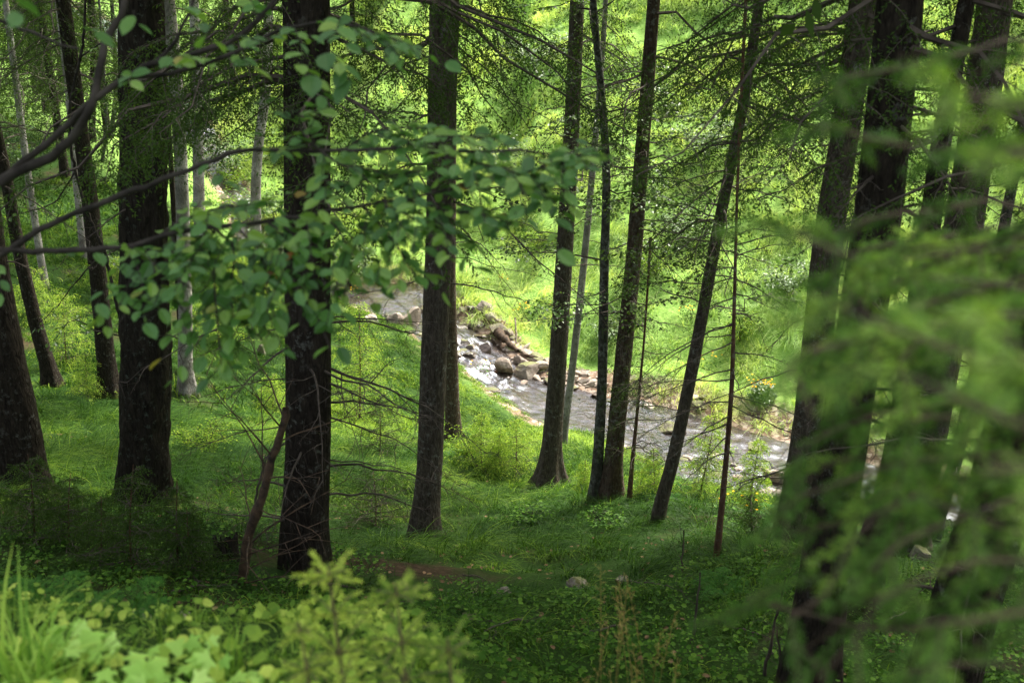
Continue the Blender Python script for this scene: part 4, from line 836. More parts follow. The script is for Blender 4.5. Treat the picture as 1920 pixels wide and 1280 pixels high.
# broad five-lobed leaves
def lobed():
    pts = [(0, 0, 0)]; out = []
    for k in range(5):
        a = (-1.95 + k*.975); ln = (.62, .85, 1., .85, .62)[k]
        for da, q in ((-.34, .62), (-.16, .86), (0, 1.), (.16, .86), (.34, .62)): out.append((sin(a + da)*ln*q, .15 + cos(a + da)*ln*q*.9, -.12*q*ln))
    v = np.array([(0, .15, .02)] + out + [(0, 0, 0)]); n = len(out)
    f = [[0, i + 2, i + 1] for i in range(n - 1)] + [[0, n + 1, n], [0, 1, n + 1]]
    return v*[.8, .8, 1], np.array(f)
LOBED = lobed()
def clump_leaves(a, C, n, rad, h, L, tpl, mi=0, r0=None, tilt=.4, stems=True):
    th = rng.random(n)*2*pi; rr = rad*np.sqrt(rng.random(n)); O = np.stack([C[0] + rr*np.cos(th), C[1] + rr*np.sin(th), np.zeros(n)], -1)
    O[:, 2] = ground(O[:, 0], O[:, 1]) + h*rng.uniform(.4, 1.1, n)
    az = rng.random(n)*2*pi; D = unit(np.stack([np.cos(az), np.sin(az), -.25 + 0*az], -1)); N = unit(np.array([0, -.25, 1.]) + rng.normal(0, tilt, (n, 3)))
    LL = L*rng.uniform(.55, 1.15, n); stamp(a, tpl, O, D, N, LL, LL, mi, None if r0 is None else np.clip(r0 + rng.normal(0, .2, n), 0, 1))
    if stems:
        G = O.copy(); G[:, 2] = ground(O[:, 0], O[:, 1]) - .01; P = np.stack([G, (G + O)/2 + rng.normal(0, .006, O.shape), O], 1)
        a.add(*tubes(P, np.full((n, 3), .0012), 3), mi, .1)
a = Acc()                                                        # low leafy cover on the sunny ledge: nobody could count it
for i in range(250):
    x = rng.uniform(-1.75, .25); y = rng.uniform(1.35, 3.2)
    if x > -.05 + (2.2 - y)*.3 or noise2(x, y, 2.4, 6) < -.12: continue
    clump_leaves(a, (x, y), rng.integers(4, 11), .09, rng.uniform(.03, .10), rng.uniform(.024, .046), LEAF6 if i % 3 else LOBED, 0)
tag(a.build('undergrowth', LEDGE), 'mixed small leaves and seedlings covering the ledge', kind='stuff')
for (u, v, n, rad, h, L, yd, lb) in [(130, 1165, 12, .13, .11, .062, 2.05, 'lobed bright leaves left of the ledge centre, next to the tall grass'), (240, 1235, 12, .12, .10, .065, 1.85, 'largest patch of lemon-green lobed leaves low on the ledge'),
      (330, 1195, 12, .12, .10, .055, 2.0, 'lobed leaves in the middle of the ledge below the small tuft'), (430, 1215, 10, .12, .09, .055, 1.9, 'lobed leaves between the small tuft and the bright young spruce'), (60, 1270, 9, .12, .08, .05, 1.8, 'lobed leaves under the tall grass tuft in the ledge corner'),
      (500, 1270, 10, .12, .09, .045, 1.75, 'lobed leaves at the foot of the bright young spruce'), (800, 1290, 9, .10, .10, .05, 1.6, 'round bright leaves poking up under the low spruce shoots')]:
    r = ray(u, v); x = r[0]/r[1]*yd; a = Acc(); clump_leaves(a, (x, yd), n + 4, rad*.8, h, L*.95, LOBED, 0, .6, .35)
    tag(a.build('leafy_plant', FRONTLEAF), lb, 'leafy plant', 'lobed-leaf plants on the ledge')

# ------------------------------------------------------------------ grass
BL = np.linspace(0, 1, 5)
def blades(acc, B, az, L, W, bend, r=None, mi=0, twist=None):
    n = len(B); s = BL[None]; W = np.broadcast_to(W, (n,)); bend = bend[:, None] if np.ndim(bend) else bend
    h = L[:, None]*(bend*(.25*s + .75*s**2)*.95); z = L[:, None]*(s*(1 - .35*bend) - bend*.62*s**2.2)
    P = B[:, None] + np.stack([np.cos(az)[:, None]*h, np.sin(az)[:, None]*h, z], -1)
    tw = az + pi/2 + rng.normal(0, .7, n) if twist is None else twist
    S_ = np.stack([np.cos(tw), np.sin(tw), np.zeros(n)], -1)[:, None]*(W[:, None]*(1 - .93*s**1.6))[..., None]*.5
    V = np.stack([P - S_, P + S_], 2).reshape(n, 10, 3)
    q = np.array([[0, 1, 3, 2], [2, 3, 5, 4], [4, 5, 7, 6], [6, 7, 9, 8]])
    if r is None: r = rng.random(n)
    acc.add(V.reshape(-1, 3), (q[None] + (np.arange(n)*10)[:, None, None]).reshape(-1, 4), mi, np.repeat(r, 10), True)
def tuft(name, label, u, v, yd, n, L, W, spread=.03, mat=BLADE, group=None, bend=.6):
    r = ray(u, v); x = r[0]/r[1]*yd if yd else None
    b = np.array([x, yd, float(ground(x, yd))]) if yd else GP(u, v)
    B = np.repeat(b[None], n, 0); B[:, :2] += rng.normal(0, spread, (n, 2)); B[:, 2] -= .01
    a = Acc(); blades(a, B, rng.random(n)*2*pi, L*rng.uniform(.5, 1.1, n), W*rng.uniform(.7, 1.2, n), rng.uniform(.2, 1, n)*bend)
    return tag(a.build(name, mat), label, 'grass tuft', group)
tuft('grass_tuft', 'tall bright grass tuft in the lower corner of the ledge', 38, 1215, 1.9, 90, .40, .010, .04, bend=1.0)
tuft('grass_tuft', 'grass tuft in front of the stump, blades fanned out', 425, 1195, 2.05, 26, .20, .0065, .02)
tuft('grass_tuft', 'thin bluish grass tuft standing between the ferns and the stump', 300, 1150, 2.35, 22, .24, .005, .05, GRASS)
tuft('grass_tuft', 'grass tuft bending between the lobed leaves and the bright young spruce', 490, 1270, 1.75, 26, .16, .0055, .05)
tuft('grass_tuft', 'coarse grass tuft behind the corner leaves', 100, 1180, 2.1, 22, .16, .005, .03)
tuft('grass_tuft', 'upright grass tuft at the bottom between ledge spruces and the dark stand', 1170, 1300, 2.6, 34, .40, .007, .10, GRASS)
def seedheads(label, u, v, yd, n, h):
    r = ray(u, v); x = r[0]/r[1]*yd; b = np.array([x, yd, float(ground(x, yd))]); B = np.repeat(b[None], n, 0); B[:, :2] += rng.normal(0, .10, (n, 2))
    s = np.linspace(0, 1, 7); az = rng.random(n)*6.3; H = h*rng.uniform(.75, 1.1, n); P = B[:, None] + np.stack([np.cos(az)[:, None]*.12*H[:, None]*s**2, np.sin(az)[:, None]*.12*H[:, None]*s**2, H[:, None]*s], -1)
    a = Acc(); a.add(*tubes(P, .0012*np.ones((n, 7)), 3), 0, .5)
    Q, _ = grow(P, 12, .78, .99, lambda t: .03 + 0*t, .6, .1, 3, .5); needles(a, Q, .002, .006, .002, 0, .8, .8)
    tag(a.build('flowering_grass', STRAW), label, 'grass tuft')
STRAW = leafmat('straw_seed_heads', [(0, (.14, .15, .06)), (1, (.42, .36, .22))], .3, .6)
seedheads('pale seed heads of tall grass floating in front of the moss-topped stone', 1140, 1290, 3.0, 9, .95)
seedheads('second bunch of tan seed heads, right of the first', 1215, 1290, 3.2, 7, .95)
tuft('grass_tuft', 'loose grass tuft poking up at the very bottom right of the ledge spruces', 1010, 1300, 2.5, 26, .30, .006, .10, GRASS)
tuft('grass_tuft', 'wide grass tuft at the bottom under the bare forked stick', 1400, 1310, 3.4, 40, .40, .007, .16, GRASS)
def flow(x, y): return -1.35 + 1.5*noise2(x, y, .22, 31) + 1.1*noise2(x, y, .9, 47)
def field(n, xr, yr, keep, half):
    x = rng.uniform(*xr, n); y = rng.uniform(*yr, n); k = (np.abs(x) < .47*y + half) & keep(x, y); return x[k], y[k]
def wet(x, y): _, _, _, hw, d = ground_parts(x, y); return d, hw
# shady slope
a = Acc()
def tuss(cx, cy, K, sp, mixf, f0, sd=.35):
    n = len(cx); ci = np.repeat(np.arange(n), K); ox = rng.normal(0, 1, n*K); oy = rng.normal(0, 1, n*K); s = sp*rng.uniform(.7, 1.3, n)[ci]
    bx = cx[ci] + ox*s; by = cy[ci] + oy*s; fl = flow(cx + f0, cy)[ci]
    hd = np.arctan2(oy + mixf*np.sin(fl), ox + mixf*np.cos(fl)) + rng.normal(0, sd, n*K)
    return ci, bx, by, hd
def keep_slope(x, y):
    d, hw = wet(x, y); m = .5 + .5*noise2(x, y, .45, 63) + .25*noise2(x, y, 1.7, 12) - np.clip((y - 20)/8, 0, 1)*np.clip((-x - 4)/4, 0, 1)*(.35 + .6*noise2(x, y, .3, 91))
    m = m + np.clip((y - 9)/8, -.15, .35) - .30*np.exp(-((x + 3.2)**2/4 + (y - 8)**2/3)) - .6*np.exp(-((x + 1.1)**2/1.6 + (y - 9.2)**2/1.0))
    return (d < -hw + .05) & (rng.random(x.shape) < np.clip((m + .02)*1.7, .12, 1)) & ((y > 4.2) | (x > .3)) & (x > -1.35*(y - 6) - 12)
cx, cy = field(15500, (-18, 20), (3.0, 44), keep_slope, 1.5)
ci, bx, by, hd = tuss(cx, cy, 60, .10, 1.6, 0)
hgt = (.20 + .52*np.clip(.5 + .9*noise2(cx, cy, .5, 77), 0, 1)*np.clip((cy - 4)/6, .35, 1))*rng.uniform(.75, 1.2, len(cx)); N_ = len(ci)
far_ = np.clip((by - 8)/25, 0, 1)
blades(a, np.stack([bx, by, ground(bx, by) - .01], -1), hd, hgt[ci]*rng.uniform(.6, 1.15, N_), .008 + .012*far_, np.clip(rng.normal(.85, .2, N_), .3, 1.1), np.clip(rng.normal(.36, .17, N_) + (rng.normal(0, .10, len(cx)) + noise2(cx, cy, .6, 5)*.3)[ci] + np.clip((by - 17)/8, 0, 1)*np.clip((bx + 7)/6, 0, 1)*.42, 0, 1))  # sunlight on the near bank painted in: blades lighten towards the water
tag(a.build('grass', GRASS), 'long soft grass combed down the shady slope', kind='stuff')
a = Acc()
gx, gy = field(380, (-1.9, .3), (1.3, 3.3), lambda x, y: x < -.05 + (2.4 - y)*.3, 5)
ci, bx, by, hd = tuss(gx, gy, 9, .02, .6, 0); n_ = len(ci)
blades(a, np.stack([bx, by, ground(bx, by) - .01], -1), hd, rng.uniform(.05, .15, n_), .0035, rng.uniform(.3, 1, n_))
tag(a.build('ledge_grass', BLADE), 'short grass among the leaves of the ledge', kind='stuff')
# open meadow
a = Acc()
def keep_mead(x, y):
    d, hw = wet(x, y); dens = np.clip(1.25 - (y - 30)/60, .3, 1)
    bar = (x > -.6) & (x < 3.6) & (d < hw + .55)
    return (d > hw*.97) & ~bar & (x > -16 + (y - 50)*-.1) & (rng.random(x.shape) < dens)
mx_, my_ = field(13000, (-16, 40), (26, 78), keep_mead, 2)
ci, bx, by, hd = tuss(mx_, my_, 60, .15, 1.3, 40); N_ = len(ci)
hg = (.35 + .6*np.clip(.5 + .9*noise2(mx_, my_, .5, 99), 0, 1))*rng.uniform(.7, 1.25, len(mx_)); far_ = np.clip((by - 28)/40, 0, 1)
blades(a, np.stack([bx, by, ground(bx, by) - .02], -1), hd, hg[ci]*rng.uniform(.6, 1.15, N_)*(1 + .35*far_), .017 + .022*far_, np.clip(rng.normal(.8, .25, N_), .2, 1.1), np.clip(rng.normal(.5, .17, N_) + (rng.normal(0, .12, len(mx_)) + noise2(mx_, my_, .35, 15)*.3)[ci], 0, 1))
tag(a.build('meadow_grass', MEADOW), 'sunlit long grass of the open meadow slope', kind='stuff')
# wooded left slope and far bank: thin grass and small leaves
a = Acc()
def keep_wood(x, y): d, hw = wet(x, y); return (x < -6) & (np.abs(d) > hw) & (noise2(x, y, .28, 41) + .5*noise2(x, y, 1.1, 8) > -.22) & ~((d > hw) & (x > -14))
wx, wy = field(5200, (-46, -5), (18, 95), keep_wood, 2)
K = 18; ci = np.repeat(np.arange(len(wx)), K); bx = wx[ci] + rng.normal(0, .22, len(ci)); by = wy[ci] + rng.normal(0, .22, len(ci))
blades(a, np.stack([bx, by, ground(bx, by) - .02], -1), rng.random(len(ci))*6.3, rng.uniform(.2, .5, len(ci)), .02 + .0004*by, rng.uniform(.3, 1, len(ci)))
tag(a.build('woodland_grass', GRASS), 'thin grass and moss cover on the wooded slope', kind='stuff')
# small herbs on the forest floor
a = Acc()
hx, hy = field(23000, (-7, 9), (3.5, 17), lambda x, y: ((y > 4.6) | (x > .2)) & (noise2(x, y, .6, 50) + .3*noise2(x, y, 2.2, 3) - np.clip((y - 8.5)/3, -.4, 1.2) > -.12) & (np.hypot((x + 1.2)/2.2, (y - 8.0)/1.2) > .5), 1.2)
for j in range(6):
    n = len(hx); x = hx + rng.normal(0, .05, n); y = hy + rng.normal(0, .05, n); z = ground(x, y) + rng.uniform(.02, .10, n)
    az = rng.random(n)*6.3; L = .010 + .038*rng.random(n)**1.6
    stamp(a, LEAF6, np.stack([x, y, z], -1), np.stack([np.cos(az), np.sin(az), -.15 + 0*az], -1), unit(np.array([0, -.1, 1.]) + rng.normal(0, .35, (n, 3))), L, L)
tag(a.build('herb_cover', HERB), 'small wood-sorrel-like herbs over the shady floor', kind='stuff')
a = Acc()
lx, ly = field(3000, (-8, 9), (4, 24), lambda x, y: rng.random(x.shape) < .9, 1.2); n = len(lx); az = rng.random(n)*6.3
stamp(a, LEAF6, np.stack([lx, ly, ground(lx, ly) + .012], -1), np.stack([np.cos(az), np.sin(az), 0*az], -1), unit(np.array([0, 0, 1.]) + rng.normal(0, .3, (n, 3))), .055, .04)
tag(a.build('leaf_litter', plain('dry_leaves', (.10, .055, .025), (.26, .16, .08), 3)), 'dry brown leaves on the forest floor', kind='stuff')

# broad-leaved bushes and yellow flowers of the stream banks
def flowering(label, u, v, n, rad, h, nf, group=None, leaf=.06):
    b = GP(u, v); root = thing('flowering_plant', label, 'flowering plant', tuple(b), group)
    a = Acc(); c = unit(rng.normal(size=(n, 3)))*rng.uniform(.4, 1, (n, 1)); O = b + c*[rad, rad, h] + [0, 0, h*.5]
    O[:, 2] = np.maximum(O[:, 2], ground(O[:, 0], O[:, 1]) + .03)
    az = rng.random(n)*6.3; stamp(a, LEAF6, O, unit(np.stack([np.cos(az), np.sin(az), -.2 + 0*az], -1)), unit(np.array([0, -.3, 1]) + rng.normal(0, .4, (n, 3))), leaf, leaf*.9)
    a.build('foliage', BEECH if leaf > .08 else HERB, root)
    a = Acc(); c = rng.normal(size=(nf, 3))*.5; O = b + c*[rad, rad, h*.25] + [0, 0, h*1.35]
    for k in range(5):
        az = k*1.257 + rng.random(nf); stamp(a, LEAF6, O, unit(np.stack([np.cos(az), np.sin(az), .25 + 0*az], -1)), np.array([[0, -.2, 1.]]).repeat(nf, 0), .035 if b[1] > 24 else .02, .028 if b[1] > 24 else .016)
    a.build('blossom', FLOWER, root)
flowering('leafy clump of yellow flowers overhanging the far bank, right of the reddish dead sapling', 1428, 752, 700, .45, .42, 36, leaf=.09)
for (u, v, nf, lb) in [(985, 596, 10, 'yellow flowers in the meadow grass right of the mossy boulders'), (935, 540, 8, 'yellow flowers in the meadow above the upper pool'), (1035, 590, 9, 'yellow flowers in the meadow just left of the flared spruce'),
        (905, 705, 6, 'yellow flower stems on the near bank by the lower chute'), (1335, 690, 8, 'yellow flowers on the meadow between leaning trunk and dead sapling'), (1290, 600, 8, 'yellow flowers higher on the meadow left of the leaning trunk'),
        (1245, 905, 6, 'yellow flowers by the near bank below the feathery young spruce'), (1380, 985, 8, 'yellow flowers at the sunny end of the slope grass'), (670, 560, 5, 'yellow flowers at the upper pool behind the beech leaves')]:
    flowering(lb, u, v, 60, .35, .3, nf)
def bush(label, u, v, wpx, hpx, n=900, leaf=.06, mat=BEECH, ydist=None, twig=TWIGB, name='bush'):
    b = GP(u, v) if ydist is None else None
    if b is None: r = ray(u, v); x = r[0]/r[1]*ydist; b = np.array([x, ydist, float(ground(x, ydist))])
    dep = b[1]*CP - b[2]*SP; R = wpx/2/F*dep; H = hpx/F*dep
    root = thing(name, label, 'bush', tuple(b)); a = Acc(); m = 9
    O = np.repeat(b[None], m, 0) + rng.normal(0, .04, (m, 3)); az = rng.random(m)*6.3; s = np.linspace(0, 1, 6)
    P = np.zeros((m, 6, 3)); P[..., :2] = O[:, None, :2] + (np.stack([np.cos(az), np.sin(az)], -1)*R*rng.uniform(.3, 1, (m, 1)))[:, None]*(s**1.3)[None, :, None]
    P[..., 2] = O[:, None, 2] + H*rng.uniform(.7, 1, m)[:, None]*(s*1.2 - .2*s**3); P[:, 1:] += rng.normal(0, .03, (m, 5, 3))*H
    a.add(*tubes(P, .012*(1 - .8*s)[None]*np.ones((m, 1)), 4), 0)
    Q, _ = grow(P, 12, .2, 1, lambda t: R*.75 + 0*t, .8, .15, 5, .3); a.add(*tubes(Q, .004*(1 - .7*np.linspace(0, 1, 5))[None]*np.ones((len(Q), 1)), 3), 0)
    W, _ = grow(Q, 4, .2, 1, lambda t: R*.25 + 0*t, .7, .1, 3, .2)
    sp_ = leaf*.9; leaves(a, Q, sp_, leaf, leaf*.8, 1); leaves(a, W, sp_, leaf, leaf*.8, 1); a.build('crown', [twig, mat], root)
PALEBEECH = leafmat('pale_bush_leaves', [(0, (.07, .16, .02)), (.6, (.13, .26, .035)), (1, (.25, .36, .06))], .35, .45)  # a paler, yellower green than the beech leaves
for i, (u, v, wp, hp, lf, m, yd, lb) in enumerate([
    (60, 250, 150, 120, .16, PALEBEECH, 70, 'light green bush between far trunks in the upper corner'), (170, 210, 150, 120, .16, PALEBEECH, 72, 'light bush behind the dark far trunk beside the shaggy spruce'),
    (330, 260, 110, 110, .14, PALEBEECH, 62, 'yellow-green bush above the falls, behind the slim lichen trunk'), (430, 210, 150, 130, .15, PALEBEECH, 66, 'broad bush above the falls between the pale creekside trunks'),
    (560, 240, 150, 140, .15, PALEBEECH, 62, 'bush on the bank above the falls behind the massive spruce'), (690, 200, 140, 130, .15, PALEBEECH, 66, 'bush on the meadow rim left of the clean trunk'),
    (440, 330, 70, 40, .09, PALEBEECH, 50, 'small yellowish bush on the bank just above the white falls'), (240, 430, 90, 60, .10, BEECH, 34, 'dark low bush right of the pale trunk on the left slope'),
    (30, 400, 110, 80, .12, BEECH, 42, 'dark bush on the left slope behind the slim leaning trunk'), (1010, 470, 70, 40, .07, PALEBEECH, None, 'low green bush in the meadow left of the flared spruce'),
    (1290, 470, 110, 70, .08, BEECH, None, 'dark leafed bush in the meadow left of the leaning trunk'), (1230, 520, 80, 50, .08, PALEBEECH, None, 'light bush in the meadow behind the brown trunk'),
    (880, 860, 90, 50, .045, PALEBEECH, None, 'low bush on the near bank right of the brown half-hidden trunk'), (1130, 990, 60, 26, .05, HERB, None, 'low broad-leaved clump in the slope grass under the slim beech'),
    (985, 982, 60, 24, .06, HERB, None, 'patch of big pale leaves in the middle of the slope grass'), (430, 660, 110, 70, .06, PALEBEECH, None, 'sunny low bush between the lichen trunk and the massive spruce'),
    (385, 850, 100, 50, .05, PALEBEECH, None, 'low herb bush in the hollow right of the shaggy old spruce'), (1385, 640, 80, 50, .07, PALEBEECH, None, 'light bush behind the reddish dead sapling'),
    (432, 300, 120, 80, .12, BEECH, 51.5, 'leafy bush leaning over the falls between the pale creekside trunks'), (470, 395, 110, 60, .10, BEECH, 46, 'dark leafy bush under the white falls'), (400, 420, 120, 60, .10, PALEBEECH, 42, 'light bush on the near bank below the falls'), (355, 270, 90, 80, .12, BEECH, 56, 'bush at the top of the falls behind the slim lichen trunk'), (520, 300, 90, 70, .12, PALEBEECH, 53, 'light bush right of the falls, close behind the massive spruce'),
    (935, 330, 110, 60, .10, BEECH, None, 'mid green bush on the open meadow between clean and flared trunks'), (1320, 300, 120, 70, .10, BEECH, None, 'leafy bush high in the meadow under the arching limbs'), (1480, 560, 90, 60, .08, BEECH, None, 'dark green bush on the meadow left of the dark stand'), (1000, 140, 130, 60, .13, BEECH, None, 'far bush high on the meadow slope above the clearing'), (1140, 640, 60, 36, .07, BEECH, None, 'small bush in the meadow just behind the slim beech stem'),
    (610, 545, 110, 60, .07, PALEBEECH, 37.5, 'bush on the near bank hiding the stream right of the massive spruce'), (655, 500, 100, 70, .08, BEECH, 40.5, 'darker bush behind the one on the near bank'), (600, 470, 90, 70, .09, PALEBEECH, 43.5, 'bush beside the narrow stream reach behind the massive spruce'),
    (560, 440, 90, 60, .09, BEECH, 44.5, 'bush on the bank just below the falls'), (690, 460, 80, 50, .09, PALEBEECH, 43, 'bush on the far bank where the stream bends'), (540, 500, 120, 70, .08, BEECH, 38, 'low bush on the near bank behind the massive spruce')]):
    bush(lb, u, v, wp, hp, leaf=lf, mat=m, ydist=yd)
#@@PART4
# ------------------------------------------------------------------ the crooked sapling
def limb(acc, pts, r0, r1, mi=0, jit=.004, seg=8, step=.06):
    P = resample(np.array(pts, float), step); k = len(P); P[1:-1] += rng.normal(0, jit, (k - 2, 3))
    acc.add(*tubes(P[None], np.linspace(r0, r1, k)[None]*(1 + .06*rng.normal(size=(1, k))), seg), mi, 0, True); return P
def even(P, k=9):
    i = np.linspace(0, len(P) - 1, k); a = np.floor(i).astype(int).clip(0, len(P) - 2); f = (i - a)[:, None]; return P[a]*(1 - f) + P[a + 1]*f
pts, b = plane_pts([(168, -160), (160, -20), (158, 60), (150, 115), (132, 190), (130, 250), (142, 320), (165, 400), (195, 470), (214, 550), (229, 620), (226, 740), (229, 860)], (226, 945))
root = thing('beech_sapling', 'thin crooked dark beech sapling snaking up beside the shaggy old spruce', 'sapling', tuple(b))
a = Acc(); P0 = limb(a, pts, .026, .012); a.build('trunk', TWIGB, root)
a = Acc(); lines = []
yb = b[1]
def PY(u, v, dy=0): r = ray(u, v); return r*((yb + dy)/r[1])
for L in ([(215, 556), (238, 524), (240, 500), (232, 478), (236, 440)], [(130, 245), (90, 250), (50, 235), (0, 240), (-60, 230)], [(142, 320), (100, 380), (40, 400), (-20, 420)], [(195, 470), (150, 520), (110, 570), (70, 610)], [(229, 630), (180, 620), (140, 600), (100, 640)], [(150, 110), (210, 60), (240, 20)], [(132, 190), (170, 215), (215, 260), (270, 290)]):
    P = limb(a, [PY(u, v, -.12*i) for i, (u, v) in enumerate(L)], .010, .003); lines.append(even(P))
Q, _ = grow(np.array(lines), 9, .2, 1, lambda t: .32*(1 - t*.5), .8, .1, 5, .15); a.add(*tubes(Q, .0022*np.ones((len(Q), 5)), 3), 0)
leaves(a, Q[rng.random(len(Q)) < .75], .055, .062, .05, 1, BLF); a.build('crown', [TWIGB, BEECH], root)

# ------------------------------------------------------------------ near beech whose limbs cross the view
base = PT(-560, 500, 3.1); bg_ = np.array([base[0], base[1], float(ground(base[0], base[1]))])
root = thing('beech_tree', 'near beech reaching in with long bare limbs and soft out-of-focus leaves', 'tree', tuple(bg_))
a = Acc(); tp = base + [0, 0, 3.2]
trunk_mesh(a, [bg_ - [0, 0, .35], bg_ + [0, 0, .6], base, tp], [.11, .10, .09, .07], .3, 5, .015, 20, .08, 3); a.build('trunk', BARK['grey'], root)
def limb_px(L, r0, r1, name='limb', join=None):
    a = Acc(); p = [PT(*q) for q in L]
    if join is not None: p = [join] + p
    P = limb(a, p, r0, r1, jit=.002, step=.04); a.build(name, TWIGB, root); return even(P[:], 14)
J = base
LIM = []
A1 = limb_px([(-200, 420, 3.1), (0, 338, 3.1), (60, 292, 3.1), (130, 232, 3.05), (168, 192, 3.0), (232, 150, 3.0), (280, 122, 2.95), (330, 112, 2.95), (380, 95, 2.9), (430, 80, 2.9), (500, 20, 2.9), (540, -40, 2.9)], .016, .005, join=J)
A2 = limb_px([(0, 345, 3.1), (38, 318, 3.1), (95, 296, 3.08), (140, 252, 3.04), (168, 205, 3.0), (186, 140, 3.0), (200, 70, 3.0), (226, 30, 3.0), (250, -60, 3.0)], .014, .009)
A3 = limb_px([(240, 142, 3.0), (300, 142, 2.98), (360, 128, 2.95), (430, 105, 2.9), (500, 68, 2.9), (560, 50, 2.85), (640, 40, 2.8)], .007, .004)
A4 = limb_px([(-200, 500, 3.1), (0, 467, 3.1), (45, 470, 3.1), (130, 468, 3.05), (240, 461, 3.0), (320, 440, 3.0), (400, 425, 2.95), (520, 412, 2.9), (640, 392, 2.85), (760, 372, 2.8), (900, 345, 2.75), (1010, 318, 2.7), (1075, 300, 2.65)], .012, .0025, join=J + [0, 0, -.15])
A5 = limb_px([(-200, 560, 3.1), (-40, 500, 3.1), (75, 430, 3.1), (180, 385, 3.05), (280, 346, 3.0), (370, 312, 3.0), (440, 284, 2.95), (520, 280, 2.95), (600, 283, 2.9), (720, 280, 2.85), (850, 285, 2.8), (960, 280, 2.75), (1030, 290, 2.7)], .013, .003, join=J + [0, 0, -.3])
A6 = limb_px([(240, 142, 3.02), (290, 118, 3.0), (340, 60, 3.0), (362, 0, 3.0), (380, -60, 3.0)], .006, .004)
A7 = limb_px([(-60, 30, 3.2), (0, 40, 3.2), (60, 60, 3.15), (105, 82, 3.1), (148, 92, 3.1)], .006, .003)
# leafy shoots
SH = [[(320, 440, 3.0), (350, 500, 2.95), (340, 540, 2.9), (290, 570, 2.9)], [(250, 461, 3.0), (270, 500, 2.95), (265, 560, 2.9)], [(380, 430, 2.95), (400, 500, 2.9), (405, 580, 2.88), (415, 690, 2.85)],
      [(520, 412, 2.9), (560, 450, 2.85), (590, 510, 2.8), (575, 580, 2.8)], [(600, 400, 2.88), (640, 440, 2.8), (660, 500, 2.8), (640, 560, 2.8)], [(680, 385, 2.85), (720, 430, 2.8), (755, 480, 2.75), (780, 520, 2.75)],
      [(440, 425, 2.95), (480, 460, 2.9), (500, 520, 2.88), (480, 580, 2.85)], [(560, 372, 2.9), (640, 350, 2.88), (720, 330, 2.85), (800, 320, 2.8)], [(760, 372, 2.8), (830, 395, 2.75), (900, 400, 2.75), (960, 420, 2.7)],
      [(850, 350, 2.78), (930, 330, 2.75), (1000, 330, 2.7), (1040, 380, 2.7)], [(600, 283, 2.9), (640, 310, 2.85), (700, 320, 2.85), (780, 350, 2.8)], [(720, 280, 2.85), (790, 260, 2.85), (860, 255, 2.8), (930, 260, 2.8)],
      [(640, 285, 2.9), (680, 255, 2.9), (740, 240, 2.9), (800, 240, 2.85)], [(850, 285, 2.8), (900, 310, 2.75), (960, 320, 2.7), (1010, 350, 2.7)], [(300, 440, 3.0), (350, 410, 3.0), (420, 390, 2.95), (500, 380, 2.9)],
      [(700, 380, 2.85), (760, 400, 2.8), (830, 430, 2.8)], [(500, 415, 2.9), (530, 440, 2.85), (545, 500, 2.85), (550, 560, 2.85)], [(620, 40, 2.8), (700, 60, 2.8), (780, 90, 2.8)], [(1000, 318, 2.7), (1040, 300, 2.7), (1090, 290, 2.65)],
      [(600, 283, 2.9), (570, 250, 2.9), (560, 210, 2.9)], [(400, 425, 2.95), (440, 470, 2.9), (430, 540, 2.9), (440, 600, 2.9)], [(240, 461, 3.), (300, 470, 2.95), (350, 470, 2.95), (400, 470, 2.9)]]
a = Acc(); ln = []
for L in SH: P = limb(a, [PT(*q) for q in L], .004, .0018, 0, .002, 5, .04); ln.append(even(P))
ln = np.array(ln); Q, _ = grow(ln, 13, .05, .98, lambda t: .19*(1.1 - t*.5), .8, .25, 4, .12)
a.add(*tubes(Q, .0013*np.ones((len(Q), 4)), 3), 0)
leaves(a, Q[rng.random(len(Q)) < .7], .034, .050, .036, 1, BLF, .05, .4, .18); leaves(a, ln, .022, .050, .037, 1, BLF, .05, .4, .18)
for L, t0, num in ((A1, .70, 7), (A4, .35, 12), (A5, .62, 9), (A3, .5, 5), (A6, .5, 3)):
    Q, _ = grow(L[None], num, t0, .98, lambda t: .18 + 0*t, .8, .25, 4, .12); a.add(*tubes(Q, .0013*np.ones((len(Q), 4)), 3), 0); leaves(a, Q, .03, .05, .038, 1, BLF, .1, .4, .2)
# the few leaves high up in the corner
for L in ([(20, -20, 2.0), (30, 10, 2.0), (40, 30, 2.0)], [(250, 20, 2.6), (255, 40, 2.6), (262, 50, 2.6)], [(158, 60, 2.8), (160, 55, 2.8), (175, 65, 2.8)], [(395, 60, 2.4), (380, 70, 2.4), (400, 75, 2.4)], [(325, 10, 2.6), (345, 15, 2.6), (350, 20, 2.6)], [(610, 100, 2.6), (640, 120, 2.6), (660, 160, 2.6)], [(560, 120, 2.7), (590, 150, 2.7), (610, 190, 2.7)]):
    P = limb(a, [PT(*q) for q in L], .002, .0012, 0, 0, 4, .02); leaves(a, even(P)[None], .014, .065, .055, 1, BLF, 0, .35, .2)
a.build('crown', [TWIGB, BEECH_N], root)

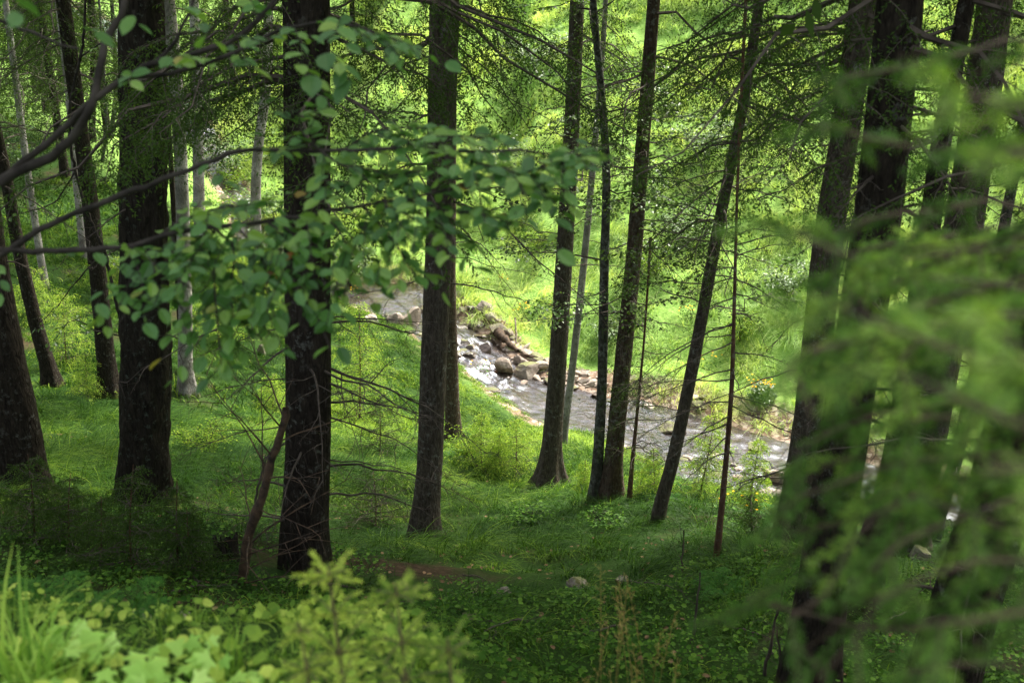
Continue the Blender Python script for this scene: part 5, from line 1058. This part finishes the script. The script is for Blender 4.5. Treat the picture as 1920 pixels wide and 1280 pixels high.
# ------------------------------------------------------------------ near spruce boughs entering from the edge
base = PT(2900, 900, 1.9); bg_ = np.array([base[0], base[1], float(ground(base[0], base[1]))])
root = thing('spruce_tree', 'closest spruce, only its heavily blurred green boughs hang into the view', 'tree', tuple(bg_))
a = Acc(); trunk_mesh(a, [bg_ - [0, 0, .35], bg_ + [0, 0, 1], base, base + [0, 0, 3.0]], [.09, .085, .075, .05], .3, 5, .02, 20, .08, 3); a.build('trunk', BARK['brown'], root)
NS = [([(2300, 160, .75), (2000, 190, .72), (1880, 195, .70), (1790, 172, .70)], .10, .8), ([(2350, 420, 1.0), (2050, 330, 1.0), (1850, 290, 1.0), (1700, 270, 1.0), (1560, 240, 1.05)], .13, .25),
      ([(2400, 330, .8), (2050, 300, .75), (1920, 280, .72), (1820, 290, .70)], .09, .7), ([(2500, 720, 1.2), (2200, 600, 1.1), (1940, 545, 1.05), (1760, 520, 1.0), (1600, 480, .95), (1470, 432, .95)], .15, .55),
      ([(2400, 640, .95), (2100, 610, .9), (1900, 590, .85), (1720, 610, .85), (1580, 640, .85), (1500, 660, .85)], .14, .6), ([(2400, 760, .9), (2100, 700, .85), (1920, 680, .8), (1780, 650, .78), (1640, 600, .78), (1540, 560, .8)], .12, .75),
      ([(2300, 800, .7), (2000, 720, .65), (1900, 640, .62), (1850, 600, .62)], .09, .9), ([(2400, 900, .8), (2050, 850, .72), (1900, 800, .7), (1760, 720, .72), (1680, 700, .75)], .10, .7),
      ([(2300, 960, .65), (2040, 900, .62), (1920, 870, .6), (1840, 880, .6)], .07, .9), ([(2500, 1120, 1.2), (2200, 1060, 1.1), (1950, 1010, 1.05), (1800, 960, 1.0), (1680, 935, 1.0), (1610, 985, 1.0), (1560, 1100, 1.0), (1480, 1160, 1.0)], .13, .3),
      ([(2400, 900, 1.2), (2100, 860, 1.15), (1900, 850, 1.1), (1740, 860, 1.1), (1600, 900, 1.1), (1500, 930, 1.1)], .14, .3), ([(2400, 1100, 1.0), (2100, 1060, .95), (1920, 1050, .9), (1780, 1060, .9), (1660, 1120, .9), (1600, 1200, .9)], .13, .35),
      ([(2400, 1220, .9), (2100, 1180, .85), (1920, 1150, .8), (1800, 1160, .8), (1720, 1170, .8)], .10, .6), ([(2300, 480, 1.3), (2050, 420, 1.25), (1850, 380, 1.2), (1700, 400, 1.2), (1560, 440, 1.2)], .15, .2),
      ([(2500, 760, 1.3), (2200, 740, 1.25), (1950, 730, 1.2), (1750, 760, 1.2), (1580, 800, 1.2), (1490, 850, 1.2)], .16, .35), ([(2300, 60, 1.3), (2000, 60, 1.25), (1850, 90, 1.2), (1680, 130, 1.2), (1540, 150, 1.2)], .14, .2),
      ([(2300, 1000, 1.4), (1950, 1120, 1.3), (1750, 1180, 1.3), (1560, 1160, 1.3), (1400, 1120, 1.35)], .16, .3), ([(2000, 1290, 1.0), (1850, 1240, 1.0), (1700, 1260, 1.0)], .12, .5)]
for i in range(22):                                               # the dense hanging mass of the middle boughs
    v0 = 420 + (15 if i < 14 else 24)*i + random.uniform(-20, 20); d = random.uniform(1.0, 1.6); e = random.uniform(1480, 1700); dr = random.uniform(20, 150)
    NS.append(([(2400, v0 - 80, d + .1), (2150, v0 - 30, d + .05), (1980, v0, d), (1860, v0 + dr*.2, d), (1740, v0 + dr*.5, d - .03), (e, v0 + dr, d - .05)], random.uniform(.10, .15), random.choice([.3, .55, .8, .95])))
for L, tl, br in NS:
    a = Acc(); P = limb(a, [base + [0, 0, (900 - L[0][1])/2133.]] + [PT(*q) for q in L], .0045, .0018, 0, .002, 5, .04); n0 = int(len(P)*.3); E = even(P[n0:], 14)[None]
    Q, _ = grow(E, 18, .1, .99, lambda t: tl*(1.15 - .7*t), .85, .35, 5, .2); a.add(*tubes(Q, .0014*np.ones((len(Q), 5)), 3), 0)
    W, _ = grow(Q, 3, .15, .98, lambda t: tl*.35*(1.1 - .6*t), .7, .3, 3, .3); a.add(*tubes(W, .001*np.ones((len(W), 3)), 3), 0)
    sp_ = .0010
    for X in (Q, W):
        X2 = X if X is Q else X[rng.random(len(X)) < (.9 if br > .5 else .6)]
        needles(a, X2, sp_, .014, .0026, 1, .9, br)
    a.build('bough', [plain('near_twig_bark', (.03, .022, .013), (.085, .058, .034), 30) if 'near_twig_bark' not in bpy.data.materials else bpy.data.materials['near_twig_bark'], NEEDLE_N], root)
